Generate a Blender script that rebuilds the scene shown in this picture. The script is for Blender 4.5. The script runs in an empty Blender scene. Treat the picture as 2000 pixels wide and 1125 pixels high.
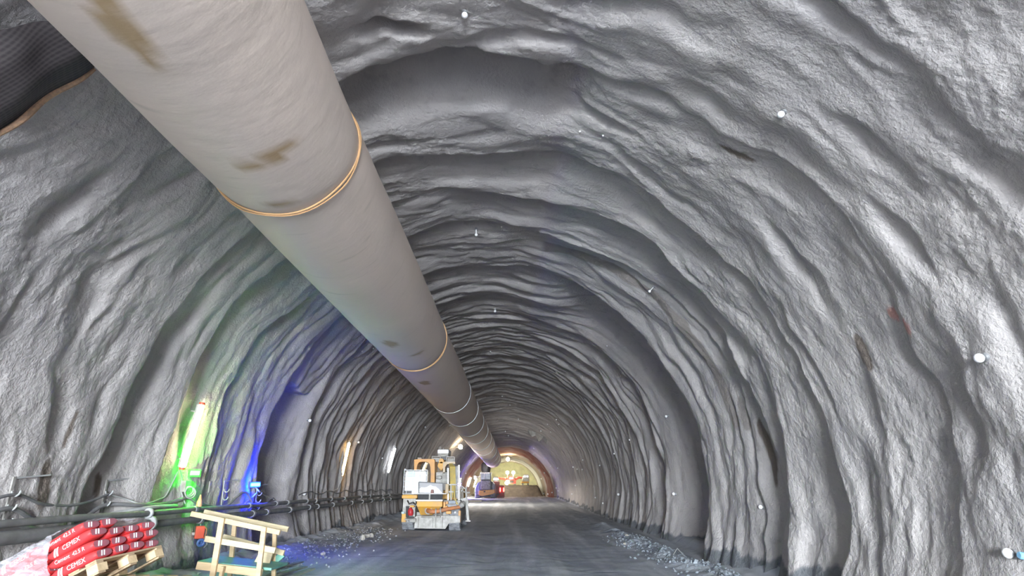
import bpy, math, random
import numpy as np
from mathutils import Vector, Matrix, Euler
random.seed(7)
rng = np.random.RandomState(11)
SC = bpy.context.scene
COL = SC.collection
R_ = math.radians

# ------------------------------------------------------------------ camera
F = 1080.0
PITCH = math.atan(385.5 / F)
YAW = 3.0 * math.cos(PITCH) / F
EYE = Vector((0, 0, 1.65))
cam_d = bpy.data.cameras.new('camera')
cam_d.sensor_fit = 'HORIZONTAL'; cam_d.sensor_width = 36.0; cam_d.lens = F * 36.0 / 2000.0
cam_d.clip_end = 400
cam = bpy.data.objects.new('camera', cam_d); COL.objects.link(cam)
cam.location = EYE
cam.rotation_euler = (math.pi / 2 + PITCH, 0, YAW)
SC.camera = cam
CR = cam.rotation_euler.to_matrix()

def ray(px, py):
    return (CR @ Vector(((px - 1000.0) / F, (562.5 - py) / F, -1.0)))
def at(px, py, Y):
    d = ray(px, py); return EYE + d * (Y / d.y)
def on_z(px, py, z):
    d = ray(px, py); return EYE + d * ((z - EYE.z) / d.z)

# ------------------------------------------------------------------ noise
_perm = np.concatenate([rng.permutation(256)] * 3).astype(np.int64)
_ang = rng.rand(256) * 2 * np.pi
_gx, _gy = np.cos(_ang), np.sin(_ang)
def noise(x, y, seed=0):
    x = np.asarray(x, float) + seed * 17.31; y = np.asarray(y, float) + seed * 7.77
    xi = np.floor(x).astype(np.int64); yi = np.floor(y).astype(np.int64)
    xf = x - xi; yf = y - yi
    def g(ix, iy, dx, dy):
        h = _perm[(_perm[ix & 255] + (iy & 255)) & 511]
        return _gx[h] * dx + _gy[h] * dy
    u = xf ** 3 * (xf * (xf * 6 - 15) + 10); v = yf ** 3 * (yf * (yf * 6 - 15) + 10)
    a = g(xi, yi, xf, yf); b = g(xi + 1, yi, xf - 1, yf)
    c = g(xi, yi + 1, xf, yf - 1); d = g(xi + 1, yi + 1, xf - 1, yf - 1)
    return 1.5 * ((a + u * (b - a)) + v * ((c + u * (d - c)) - (a + u * (b - a))))
def sstep(a, b, x):
    t = np.clip((np.asarray(x, float) - a) / (b - a), 0, 1); return t * t * (3 - 2 * t)

# ------------------------------------------------------------------ tunnel profile
AX = -0.78
R0 = 5.92
def zc(Y):
    Y = np.asarray(Y, float)
    return 1.9 - 1.45 * sstep(14, 78, Y) * 1.0
def floor_z(Y):
    return 0.18 * sstep(20, 74, Y)

EDGES = [-20.5, -18, -15.5, -13, -11.2, -9.0, -6.8, -4.4, -2.2, 0.1, 2.3, 4.3, 6.75, 9.3, 10.9, 12.6, 15.3, 17.9, 19.9]
AMPS = [.2, .2, .2, .2, .2, .2, .2, .2, .10, .06, .05, .05, .10, .42, .38, .25, .34, .2, .22]
while EDGES[-1] < 73.5:
    EDGES.append(EDGES[-1] + 1.35 + 0.35 * (rng.rand() - .5)); AMPS.append(.14 + .18 * rng.rand())
EDGES = np.array(EDGES); AMPS = np.array(AMPS)

NICHE = (15.3, 17.9)
def outward(Y, th):
    """How far the sprayed lining lies outside the nominal radius (m)."""
    s = th * R0
    near = 1 - sstep(9, 20, Y)
    wY = Y + 0.34 * noise(Y / 3.1, s / 2.6, 1) + 0.13 * noise(Y / 1.1, s / 1.0, 2) + .05 * noise(Y / .5, s / .45, 12)
    i = np.clip(np.searchsorted(EDGES, wY) - 1, 0, len(EDGES) - 1)
    e0 = EDGES[i]; e1 = np.where(i + 1 < len(EDGES), EDGES[np.minimum(i + 1, len(EDGES) - 1)], e0 + 1.4)
    t = np.clip((wY - e0) / (e1 - e0), 0, 1)
    A = AMPS[i] * (0.75 + 0.85 * noise(s / 3.0, i * 3.7, 3))
    A = np.clip(A, .02, 1)
    w = np.clip((wY - e0) / .11, 0, 1)
    h = A * w * (1 - t) ** 1.3
    # the deep overhang across the crown
    lw = sstep(-2.9, -1.6, s) * (1 - sstep(.9, 2.3, s))
    q = (Y + .16 * noise(s / 1.1, 0 * s, 21) + .07 * noise(s / .35, 0 * s, 22)) - 6.72 - .10 * np.abs(s - .1)
    h = h + .75 * lw * sstep(0, .10, q) * (1 - sstep(.25, 1.7, q))
    # scoop near the duct
    h = h + .34 * np.exp(-((Y - 6.2 + .1 * noise(s / .3, s * 0, 28)) / .12) ** 4 - ((s + .95) / .42) ** 4)
    # wide niche right, framed niche left
    rr = sstep(2.0, 4.0, s)
    q = Y + .14 * noise(s / 1.6, s * 0, 24) + .04 * noise(s / .4, s * 0, 25)
    h = h + 1.15 * rr * sstep(15.22, 15.36, q) * (1 - sstep(15.8, 20.0, q)) - .12 * rr * sstep(13.8, 15.2, q) * (1 - sstep(15.25, 15.35, q))
    h = h + .50 * rr * sstep(20.1, 20.3, q) * (1 - sstep(20.5, 21.8, q))
    calm = 1 - .75 * rr * sstep(15.3, 15.5, q) * (1 - sstep(19, 20, q))
    q = Y + .25 * noise(s / 1.3, s * 0, 26) + .05 * noise(s / .3, s * 0, 27)
    h = h + .30 * sstep(2.5, 5.5, s) * sstep(11.6, 11.72, q) * (1 - sstep(11.8, 13.4, q))
    hz = zc(Y) + R0 * np.cos(th)
    ll = (th < 0) * (1 - sstep(4.05, 4.3, hz + .12 * noise(Y / .5, s / .5, 30)))
    qn = Y + .06 * noise(s / .6, s * 0, 23)
    h = h + .85 * ll * sstep(15.25, 15.4, qn) * (1 - sstep(15.9, 18.0, qn))
    # folds running round the section
    h0 = h; h = 0
    rid = 1 - np.abs(noise(wY / .62, s / 3.4, 4)) * 2
    h = h + (.085 - .060 * near) * (rid - .45)
    h = h + (.075 - .022 * near) * noise(wY / .9, s / 2.4, 5)
    h = h + (.014 + .038 * (1 - near)) * noise(wY / .33, s / 1.25, 6)
    h = h + .035 * noise(Y / .7, s / .75, 7) * (.4 + .6 * near)
    rid2 = 1 - np.abs(noise(wY / .36 + 5, s / 2.1, 14)) * 2
    h = h + (.004 + .046 * (1 - near)) * (rid2 - .45)
    h = h + .070 * near * sstep(.10, .75, noise(wY / .50 + 3, s / 1.7, 15)) + .022 * near * sstep(.1, .6, noise(wY / .30 + 9, s / .9, 16))
    h = h0 + h * calm
    h = h + .013 * noise(Y / .24, s / .34, 8)
    # coarse spatter patches
    pt = sstep(-.1, .45, noise(Y / 2.2, s / 2.6, 9))
    h = h + (.006 + .009 * pt) * noise(Y / .085, s / .095, 10)
    return h

def base_R(Y):
    Y = np.asarray(Y, float)
    r = R0 + 0 * Y
    r = r - .10 * sstep(73.8, 74.2, Y) - .40 * sstep(74.4, 80, Y)
    r = r - .20 * sstep(80.0, 80.4, Y) + .1 * sstep(81, 88, Y)
    r = r - .12 * sstep(90.0, 90.2, Y) - .32 * sstep(90.3, 93.0, Y)
    r = r + .5 * sstep(93.2, 95, Y)
    return r
def amp(Y):
    return 1 - .65 * sstep(72.5, 74, Y)
def surf_r(Y, th):
    return base_R(Y) + amp(Y) * outward(Y, th)

def wall_hit(px, py, inset=0.0, tmax=140):
    """first point where the ray meets the lining, drawn back by inset; also Y, theta and the inward normal"""
    d = ray(px, py).normalized()
    ts = np.arange(2.0, tmax, .02)
    X = d.x * ts; Y = d.y * ts; Z = EYE.z + d.z * ts
    rad = np.hypot(X - AX, Z - zc(Y))
    cand = np.nonzero(rad > base_R(Y) - .45)[0]
    for k in range(0, len(cand), 400):
        ii = cand[k:k + 400]
        th = np.arctan2(X[ii] - AX, Z[ii] - zc(Y[ii]))
        ok = np.nonzero(rad[ii] >= surf_r(Y[ii], th))[0]
        if len(ok):
            j = ii[ok[0]]; t = th[ok[0]]
            n = Vector((-math.sin(t), 0, -math.cos(t)))
            return Vector((X[j], Y[j], Z[j])) + n * inset, float(Y[j]), float(t), n
    raise ValueError((px, py))
def wall_pt(Y, th, inset=0.0):
    r = float(surf_r(np.array([Y]), np.array([th]))[0]) - inset
    return Vector((AX + r * math.sin(th), Y, float(zc(Y)) + r * math.cos(th)))
def th_at(Y, z, side=-1):
    return side * math.acos(max(-1, min(1, (z - float(zc(Y))) / R0)))

# ------------------------------------------------------------------ materials
def new_mat(name):
    m = bpy.data.materials.new(name); m.use_nodes = True
    nt = m.node_tree; b = nt.nodes['Principled BSDF']
    return m, nt, b
def N(nt, kind, **kw):
    n = nt.nodes.new(kind)
    for k, v in kw.items():
        if k in n.inputs: n.inputs[k].default_value = v
        else: setattr(n, k, v)
    return n
def mixc(nt, fac, a, b):
    m = nt.nodes.new('ShaderNodeMix'); m.data_type = 'RGBA'
    for sock, v in ((0, fac), (6, a), (7, b)):
        if hasattr(v, 'is_linked') or hasattr(v, 'links'): nt.links.new(v, m.inputs[sock])
        elif sock == 0: m.inputs[0].default_value = v
        else: m.inputs[sock].default_value = (*v, 1) if len(v) == 3 else v
    return m.outputs[2]
def tcoord(nt, scale=(1, 1, 1)):
    tc = N(nt, 'ShaderNodeTexCoord'); mp = N(nt, 'ShaderNodeMapping'); mp.inputs['Scale'].default_value = scale
    nt.links.new(tc.outputs['Object'], mp.inputs[0]); return mp.outputs[0]
def ntex(nt, vec, scale, detail=4, rough=.55):
    n = N(nt, 'ShaderNodeTexNoise', Scale=scale, Detail=detail, Roughness=rough)
    nt.links.new(vec, n.inputs['Vector']); return n.outputs['Fac']
def ramp(nt, fac, a, b):
    r = N(nt, 'ShaderNodeMapRange'); r.inputs[1].default_value = a; r.inputs[2].default_value = b
    nt.links.new(fac, r.inputs[0]); return r.outputs[0]
def bump(nt, b, h, strength, dist):
    bp = N(nt, 'ShaderNodeBump', Strength=strength, Distance=dist)
    nt.links.new(h, bp.inputs['Height']); nt.links.new(bp.outputs[0], b.inputs['Normal'])
def surf_mat(name, col, col2=None, rough=.6, metal=0.0, scale=6, bs=.0, bscale=30, stretch=(1, 1, 1), lo=.35, hi=.7):
    m, nt, b = new_mat(name)
    v = tcoord(nt, stretch)
    if col2 is None: col2 = tuple(c * .72 for c in col)
    f = ramp(nt, ntex(nt, v, scale), lo, hi)
    nt.links.new(mixc(nt, f, col, col2), b.inputs['Base Color'])
    b.inputs['Roughness'].default_value = rough; b.inputs['Metallic'].default_value = metal
    if bs: bump(nt, b, ntex(nt, v, bscale, 3), bs, .01)
    return m
def emit_mat(name, col, strength):
    m, nt, b = new_mat(name)
    b.inputs['Base Color'].default_value = (*[min(1, c) for c in col], 1)
    if name == 'lamp_glow': strength *= .45
    if name == 'flood_glow': strength *= .35
    b.inputs['Emission Color'].default_value = (*col, 1); b.inputs['Emission Strength'].default_value = strength
    return m

def lining_mat():
    m, nt, b = new_mat('sprayed_concrete')
    v = tcoord(nt)
    f = ramp(nt, ntex(nt, v, .55, 5), .35, .68)
    c = mixc(nt, f, (.465, .435, .42), (.37, .35, .345))
    f2 = ramp(nt, ntex(nt, v, 3.0, 6, .65), .55, .78)
    c = mixc(nt, f2, c, (.30, .285, .28))
    def attr(n):
        a = N(nt, 'ShaderNodeAttribute'); a.attribute_name = n; return a.outputs['Fac']
    c = mixc(nt, attr('damp'), c, (.11, .122, .135))
    c = mixc(nt, attr('brown_tone'), c, (.125, .10, .08))
    c = mixc(nt, attr('red'), c, (.21, .06, .048))
    c = mixc(nt, attr('sheet'), c, (.97, .99, .96))
    c = mixc(nt, attr('tan'), c, (.34, .26, .17))
    c = mixc(nt, attr('paint'), c, (.55, .20, .15))
    nt.links.new(c, b.inputs['Base Color'])
    b.inputs['Roughness'].default_value = .82
    b.inputs['Specular IOR Level'].default_value = .3
    vo = ntex(nt, v, 19, 5, .6)
    bump(nt, b, vo, .68, .05)
    return m
def floor_mat():
    m, nt, b = new_mat('compacted_mud')
    v = tcoord(nt); vs = tcoord(nt, (1.0, .06, 1)); vx = tcoord(nt, (.25, 2.2, 1))
    c = mixc(nt, ramp(nt, ntex(nt, v, .9, 6, .62), .35, .7), (.27, .295, .335), (.39, .415, .455))
    c = mixc(nt, ramp(nt, ntex(nt, vs, 1.1, 3), .48, .66), c, (.53, .555, .59))
    c = mixc(nt, ramp(nt, ntex(nt, vx, 1.6, 4), .62, .72), c, (.13, .145, .18))
    c = mixc(nt, ramp(nt, ntex(nt, v, 9, 5, .7), .62, .76), c, (.58, .60, .62))
    nt.links.new(c, b.inputs['Base Color'])
    b.inputs['Roughness'].default_value = .8; b.inputs['Specular IOR Level'].default_value = .25
    bump(nt, b, ntex(nt, v, 9, 6, .65), .5, .03)
    return m
M = {}
M['lining'] = lining_mat()
M['floor'] = floor_mat()
M['muck'] = surf_mat('tunnel_muck', (.17, .145, .115), (.11, .095, .08), .9, 0, 2, .8, 6)
M['rubble'] = surf_mat('crushed_rubble', (.22, .25, .28), (.42, .46, .50), .9, 0, 9, .5, 20, lo=.5, hi=.72)
M['stone'] = surf_mat('pale_stone', (.62, .58, .50), (.45, .42, .38), .9, 0, 8, .5, 30)
M['ysteel'] = surf_mat('yellow_paint', (.80, .42, .045), (.62, .36, .12), .5, 0, 5)
M['osteel'] = surf_mat('orange_yellow_paint', (.78, .40, .10), (.60, .32, .13), .5, 0, 4)
M['gsteel'] = surf_mat('grimy_grey_steel', (.44, .43, .40), (.24, .22, .20), .6, .1, 5)
M['lsteel'] = surf_mat('splashed_light_steel', (.56, .55, .52), (.33, .31, .28), .6, .1, 6)
M['dsteel'] = surf_mat('dark_steel', (.10, .10, .105), (.06, .06, .06), .5, .3, 6)
M['galv'] = surf_mat('galvanised_steel', (.50, .51, .52), (.36, .37, .38), .45, .7, 8)
M['rubber'] = surf_mat('black_rubber', (.035, .035, .038), (.06, .06, .06), .7, 0, 8)
M['tyre'] = surf_mat('mud_caked_tyre', (.36, .37, .39), (.19, .195, .21), .9, 0, 7, .5, 18)
M['red'] = surf_mat('red_paint', (.62, .03, .04), (.45, .03, .04), .45, 0, 6)
M['orangepipe'] = surf_mat('orange_rust_pipe', (.58, .22, .08), (.40, .19, .10), .6, 0, 8)
M['white'] = surf_mat('white_plastic', (.86, .87, .88), (.74, .76, .78), .45, 0, 3)
M['cap'] = surf_mat('white_bolt_cap', (.95, .95, .95), (.88, .88, .9), .35, 0, 9)
M['pipe'] = surf_mat('dusty_grey_pipe', (.19, .195, .195), (.12, .12, .12), .7, 0, 5)
M['cable'] = surf_mat('dusty_cable', (.14, .14, .145), (.22, .22, .22), .75, 0, 5)
M['lcable'] = surf_mat('pale_grey_cable', (.42, .43, .42), (.30, .31, .31), .7, 0, 5)
M['wood'] = surf_mat('fresh_pine', (.72, .55, .34), (.55, .40, .23), .75, 0, 3, .2, 20, stretch=(1, 6, 6))
M['woodg'] = surf_mat('pale_pine', (.66, .55, .36), (.50, .42, .27), .75, 0, 3, .2, 20, stretch=(1, 6, 6))
M['pallet'] = surf_mat('weathered_pallet_wood', (.52, .38, .24), (.33, .24, .15), .8, 0, 4, .2, 20, stretch=(4, 1, 4))
M['tarp'] = surf_mat('green_painted_board', (.10, .30, .24), (.16, .36, .29), .6, 0, 4)
M['bag'] = surf_mat('red_paper', (.66, .055, .055), (.50, .04, .05), .55, 0, 5, .3, 14)
M['bagend'] = surf_mat('dusty_shaded_paper', (.36, .10, .13), (.24, .11, .13), .6, 0, 9, .3, 20)  # bag ends: shade and film reflection put into the dusty paper colour
M['print'] = surf_mat('white_print', (.92, .90, .90), (.85, .80, .80), .6, 0, 9)
M['bluesock'] = surf_mat('blue_plastic', (.08, .16, .42), (.10, .2, .5), .4, 0, 5)
M['redbox'] = surf_mat('orange_red_box', (.80, .11, .05), (.66, .09, .04), .45, 0, 5)
M['glass'] = surf_mat('dark_glass', (.05, .06, .08), (.09, .10, .13), .12, 0, 3)
M['yhose'] = surf_mat('yellow_hose', (.66, .50, .14), (.50, .40, .16), .55, 0, 6)
M['purple'] = surf_mat('grey_body_paint', (.30, .30, .36), (.20, .20, .24), .5, 0, 5)
M['cone'] = surf_mat('orange_white_plastic', (.80, .33, .08), (.7, .5, .3), .5, 0, 6)
M['blue'] = surf_mat('light_blue_plastic', (.20, .48, .75), (.25, .5, .7), .4, 0, 6)

def duct_mat():
    m, nt, b = new_mat('ventilation_fabric')
    v = tcoord(nt)
    c = mixc(nt, ramp(nt, ntex(nt, v, .5, 4), .3, .7), (.72, .60, .515), (.66, .565, .495))
    c = mixc(nt, ramp(nt, ntex(nt, tcoord(nt, (.4, 3, .4)), 2.0, 3), .62, .75), c, (.58, .49, .415))
    a = N(nt, 'ShaderNodeAttribute'); a.attribute_name = 'stain'
    c = mixc(nt, a.outputs['Fac'], c, (.33, .215, .09))
    nt.links.new(c, b.inputs['Base Color']); b.inputs['Roughness'].default_value = .62
    bump(nt, b, ntex(nt, tcoord(nt, (1, 2.5, 1)), 3.0, 4), .22, .03)
    return m
M['duct'] = duct_mat()
def copper():
    m, nt, b = new_mat('joint_tape'); b.inputs['Base Color'].default_value = (.66, .40, .20, 1)
    b.inputs['Roughness'].default_value = .4; b.inputs['Metallic'].default_value = .35; return m
M['tape'] = copper()
def mesh_mat():
    m, nt, b = new_mat('woven_mesh')
    v = tcoord(nt)
    w = N(nt, 'ShaderNodeTexWave', Scale=9.0); w.bands_direction = 'Y'; nt.links.new(v, w.inputs['Vector'])
    w2 = N(nt, 'ShaderNodeTexWave', Scale=7.0); w2.bands_direction = 'Z'; nt.links.new(v, w2.inputs['Vector'])
    c = mixc(nt, w.outputs['Fac'], (.03, .025, .027), (.065, .055, .058))
    c = mixc(nt, ramp(nt, w2.outputs['Fac'], .5, 2.6), c, (.09, .075, .075))
    nt.links.new(c, b.inputs['Base Color']); b.inputs['Roughness'].default_value = .8; return m
M['mesh'] = mesh_mat()
def film_mat():
    m, nt, b = new_mat('clear_stretch_film')
    out = nt.nodes['Material Output']
    b.inputs['Base Color'].default_value = (.82, .84, .90, 1); b.inputs['Roughness'].default_value = .22
    tr = N(nt, 'ShaderNodeBsdfTransparent'); mx = N(nt, 'ShaderNodeMixShader')
    f = N(nt, 'ShaderNodeMapRange'); f.inputs[1].default_value = .3; f.inputs[2].default_value = .75
    f.inputs[3].default_value = .16; f.inputs[4].default_value = .55
    nt.links.new(ntex(nt, tcoord(nt, (1, 3, 5)), 3.5, 4), f.inputs[0])
    nt.links.new(f.outputs[0], mx.inputs[0]); nt.links.new(tr.outputs[0], mx.inputs[1]); nt.links.new(b.outputs[0], mx.inputs[2])
    nt.links.new(mx.outputs[0], out.inputs[0])
    bump(nt, b, ntex(nt, tcoord(nt, (2, 5, 9)), 4, 3), .7, .04)
    return m
M['film'] = film_mat()

# ------------------------------------------------------------------ mesh collector
class MB:
    def __init__(s): s.v = []; s.f = []
    def add(s, vs, fs):
        o = len(s.v); s.v += [Vector(p) for p in vs]; s.f += [tuple(i + o for i in q) for q in fs]; return s
    def obox(s, c, ax, ay, az):
        c = Vector(c); ax = Vector(ax); ay = Vector(ay); az = Vector(az)
        vs = [c + i * ax + j * ay + k * az for k in (-1, 1) for j in (-1, 1) for i in (-1, 1)]
        return s.add(vs, [(0, 2, 3, 1), (4, 5, 7, 6), (0, 1, 5, 4), (2, 6, 7, 3), (0, 4, 6, 2), (1, 3, 7, 5)])
    def box(s, x0, y0, z0, x1, y1, z1):
        return s.obox(((x0 + x1) / 2, (y0 + y1) / 2, (z0 + z1) / 2), ((x1 - x0) / 2, 0, 0), (0, (y1 - y0) / 2, 0), (0, 0, (z1 - z0) / 2))
    def cbox(s, x0, y0, z0, x1, y1, z1, b=.02):
        """box with chamfered vertical and horizontal front edges"""
        b = min(b, (x1 - x0) * .3, (z1 - z0) * .3, (y1 - y0) * .3)
        prof = [(x0 + b, z0), (x1 - b, z0), (x1, z0 + b), (x1, z1 - b), (x1 - b, z1), (x0 + b, z1), (x0, z1 - b), (x0, z0 + b)]
        cx, cz = (x0 + x1) / 2, (z0 + z1) / 2
        def sh(p): return (cx + (p[0] - cx) * (1 - b / (x1 - x0)), cz + (p[1] - cz) * (1 - b / (z1 - z0)))
        rings = [[(*[sh(p)[0]], y0, sh(p)[1]) for p in prof], [(p[0], y0 + b, p[1]) for p in prof],
                 [(p[0], y1 - b, p[1]) for p in prof], [(sh(p)[0], y1, sh(p)[1]) for p in prof]]
        vs = [q for r in rings for q in r]; fs = []
        for k in range(3):
            for i in range(8):
                j = (i + 1) % 8; fs.append((k * 8 + i, k * 8 + j, k * 8 + 8 + j, k * 8 + 8 + i))
        fs.append(tuple(range(7, -1, -1))); fs.append(tuple(range(24, 32)))
        return s.add(vs, fs)
    def bar(s, p0, p1, w, h, up=(0, 0, 1)):
        p0 = Vector(p0); p1 = Vector(p1); d = (p1 - p0); L = d.length; d.normalize()
        side = d.cross(Vector(up))
        if side.length < 1e-4: side = d.cross(Vector((0, 1, 0)))
        side.normalize(); u = side.cross(d)
        return s.obox((p0 + p1) / 2, d * L / 2, side * w / 2, u * h / 2)
    def tube(s, pts, r, n=10, cap=True):
        pts = [Vector(p) for p in pts]; m = len(pts)
        rs = r if hasattr(r, '__len__') else [r] * m
        vs = []; fs = []; prev = None
        for i, p in enumerate(pts):
            d = (pts[min(i + 1, m - 1)] - pts[max(i - 1, 0)])
            if d.length < 1e-9: d = Vector((0, 1, 0))
            d.normalize()
            if prev is None:
                a = Vector((0, 0, 1)) if abs(d.z) < .9 else Vector((1, 0, 0))
                prev = (a - d * a.dot(d)).normalized()
            else:
                prev = (prev - d * prev.dot(d)).normalized()
            q = d.cross(prev)
            for k in range(n):
                t = 2 * math.pi * k / n
                vs.append(p + (prev * math.cos(t) + q * math.sin(t)) * rs[i])
        for i in range(m - 1):
            for k in range(n):
                k2 = (k + 1) % n
                fs.append((i * n + k, i * n + k2, (i + 1) * n + k2, (i + 1) * n + k))
        if cap:
            fs.append(tuple(range(n - 1, -1, -1))); fs.append(tuple(range((m - 1) * n, m * n)))
        return s.add(vs, fs)
    def ring(s, c, axis, R, r, n=24, m=6):
        c = Vector(c); axis = Vector(axis).normalized()
        a = axis.orthogonal().normalized(); b = axis.cross(a)
        vs = []; fs = []
        for i in range(n):
            t = 2 * math.pi * i / n; e = a * math.cos(t) + b * math.sin(t)
            for k in range(m):
                u = 2 * math.pi * k / m
                vs.append(c + e * (R + r * math.cos(u)) + axis * (r * math.sin(u)))
        for i in range(n):
            for k in range(m):
                i2, k2 = (i + 1) % n, (k + 1) % m
                fs.append((i * m + k, i2 * m + k, i2 * m + k2, i * m + k2))
        return s.add(vs, fs)
    def cyl(s, p0, p1, r, n=20, b=0.0):
        p0 = Vector(p0); p1 = Vector(p1)
        if b:
            d = (p1 - p0).normalized()
            return s.tube([p0, p0 + d * b, p1 - d * b, p1], [r - b, r, r, r - b], n)
        return s.tube([p0, p1], r, n)
    def ball(s, c, r, n=12, m=8, sc=(1, 1, 1)):
        c = Vector(c); vs = []; fs = []
        for j in range(m + 1):
            ph = math.pi * j / m
            for i in range(n):
                t = 2 * math.pi * i / n
                vs.append(c + Vector((math.sin(ph) * math.cos(t) * sc[0], math.sin(ph) * math.sin(t) * sc[1], math.cos(ph) * sc[2])) * r)
        for j in range(m):
            for i in range(n):
                i2 = (i + 1) % n
                fs.append((j * n + i, (j + 1) * n + i, (j + 1) * n + i2, j * n + i2))
        return s.add(vs, fs)
    def prism(s, poly, y0, y1):
        """poly of (x,z), extruded from y0 to y1"""
        n = len(poly)
        vs = [(x, y0, z) for x, z in poly] + [(x, y1, z) for x, z in poly]
        fs = [tuple(range(n)), tuple(range(2 * n - 1, n - 1, -1))]
        for i in range(n):
            j = (i + 1) % n; fs.append((i, i + n, j + n, j))
        return s.add(vs, fs)
    def build(s, name, mat, parent=None, smooth=False, bevel=0):
        me = bpy.data.meshes.new(name)
        off = Vector(parent.matrix_world_loc) if False else (parent_loc(parent) if parent else Vector((0, 0, 0)))
        me.from_pydata([tuple(v - off) for v in s.v], [], s.f)
        me.materials.append(mat)
        me.update()
        import bmesh
        bm = bmesh.new(); bm.from_mesh(me); bmesh.ops.recalc_face_normals(bm, faces=bm.faces); bm.to_mesh(me); bm.free()
        if smooth:
            me.polygons.foreach_set('use_smooth', [True] * len(me.polygons)); me.update()
            me.set_sharp_from_angle(angle=R_(40))
        o = bpy.data.objects.new(name, me); COL.objects.link(o)
        if parent: o.parent = parent
        if bevel:
            mo = o.modifiers.new('bevel', 'BEVEL'); mo.width = bevel; mo.segments = 2; mo.limit_method = 'ANGLE'
        return o
def parent_loc(o):
    p = Vector((0, 0, 0))
    while o is not None:
        p += o.location; o = o.parent
    return p
def tag(o, label, cat, group=None, kind=None):
    o['label'] = label; o['category'] = cat
    if group: o['group'] = group
    if kind: o['kind'] = kind
    return o
def empty(name, loc, label=None, cat=None, group=None):
    o = bpy.data.objects.new(name, None); COL.objects.link(o); o.location = loc; o.empty_display_size = .2
    if label: tag(o, label, cat, group)
    return o
def struct(o): o['kind'] = 'structure'; return o
def copy_tree(o, parent=None):
    c = o.copy(); COL.objects.link(c)
    if parent: c.parent = parent
    for ch in [x for x in COL.objects if x.parent == o]: copy_tree(ch, c)
    return c
def lab(o, t): o['label'] = t; return o

# ------------------------------------------------------------------ the lining
def grid_mesh(name, V, mat, attrs=None, flip=False):
    nr, nc = V.shape[:2]
    me = bpy.data.meshes.new(name)
    me.vertices.add(nr * nc); me.vertices.foreach_set('co', V.reshape(-1).astype(np.float32))
    r, c = np.meshgrid(np.arange(nr - 1), np.arange(nc - 1), indexing='ij')
    a = r * nc + c
    q = np.stack([a, a + 1, a + nc + 1, a + nc], -1).reshape(-1, 4)
    if flip: q = q[:, ::-1]
    nf = len(q)
    me.loops.add(nf * 4); me.polygons.add(nf)
    me.loops.foreach_set('vertex_index', q.reshape(-1).astype(np.int32))
    me.polygons.foreach_set('loop_start', (np.arange(nf) * 4).astype(np.int32))
    me.polygons.foreach_set('use_smooth', np.ones(nf, bool))
    me.update(calc_edges=True); me.validate()
    for k, arr in (attrs or {}).items():
        at_ = me.attributes.new(k, 'FLOAT', 'POINT'); at_.data.foreach_set('value', arr.reshape(-1).astype(np.float32))
    me.materials.append(mat)
    o = bpy.data.objects.new(name, me); COL.objects.link(o); return o

Ys = np.concatenate([np.arange(-20, -3, .25), np.arange(-3, 2, .11), np.arange(2, 14, .03), np.arange(14, 30, .05), np.arange(30, 74, .11), np.arange(74, 112.1, .2)])
TH = np.linspace(-R_(116), R_(116), 621)
YY, TT = np.meshgrid(Ys, TH, indexing='ij')
RR = surf_r(YY, TT)
ZZ = zc(YY) + RR * np.cos(TT)
V = np.stack([AX + RR * np.sin(TT), YY, ZZ], -1)
SS = TT * R0
hgt = ZZ - floor_z(YY)
tide = .22 + .28 * noise(YY / 1.4, SS * 0 + np.sign(TT) * 3, 40) + .12 * noise(YY / .3, SS / 3, 41) + .05 * noise(YY / .09, SS / 2, 42)
damp = (1 - sstep(-.04, .05, hgt - np.maximum(tide, .06))) * .9
damp = np.where(YY > 74, 0, damp)
def patch(px, py, ls, ly, slant=0.0, seed=50, arr=None):
    p, y0, t0, n = wall_hit(px, py)
    ds = (TT * R0 - t0 * R0); dy = YY - y0 + slant * ds
    q = np.sqrt((ds / ls) ** 2 + (dy / ly) ** 2) + .35 * noise(YY / .25, SS / .45, seed)
    return 1 - sstep(.75, .95, q)
brown_tone = np.zeros_like(YY)  # brown patches and one smooth darker band on the lining
for i, (px, py, ls, ly, sl) in enumerate([(1505, 880, .75, .13, 0), (1688, 690, .35, .10, 0), (85, 945, .4, .13, 0), (190, 950, .22, .06, 0),
                                          (1455, 815, .45, .16, .1), (135, 840, .35, .05, 0), (1440, 300, .35, .08, .2)]):
    brown_tone = np.maximum(brown_tone, patch(px, py, ls, ly, sl, 50 + i) * (.9 if i != 4 else .45))
hits_ = [wall_hit(px, py) for px, py in ((1060, 482), (1150, 503), (1290, 590), (1395, 725), (1440, 835))]
sb_ = [h_[2] * R0 for h_ in hits_]; yb_ = [h_[1] for h_ in hits_]
yband = np.interp(SS, sb_, yb_)
wband = .20 + .06 * noise(SS / .6, SS * 0, 75)
band = (1 - sstep(.8, 1.0, np.abs(YY - yband - .05 * noise(SS / .35, SS * 0, 76)) / wband)) * sstep(sb_[0] - .1, sb_[0] + .1, SS) * (1 - sstep(sb_[-1] - .05, sb_[-1] + .15, SS + .25 * (YY - yband)))
brown_tone = np.maximum(brown_tone, .55 * band)
paint = np.maximum(patch(1745, 612, .10, .10, 0, 70), patch(1772, 640, .12, .07, 0, 71)) * .55
red = sstep(74.0, 74.3, YY) * (1 - sstep(79.6, 80.3, YY + .5 * noise(SS / 1.0, YY / 2, 60))) * (.8 + .25 * noise(YY, SS, 61))
tan = sstep(80.2, 80.6, YY) * (1 - sstep(89.9, 90.1, YY)) * .75  # brown lamplight on the far stretch put into the lining colour
sheet = sstep(90.0, 90.15, YY) * (1 - sstep(92.9, 93.1, YY))
tan = np.maximum(tan, sstep(93, 94, YY) * .4)
cut = R_(52)
i0 = int(np.argmin(np.abs(TH + cut))); i1 = int(np.argmin(np.abs(TH - cut)))
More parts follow.
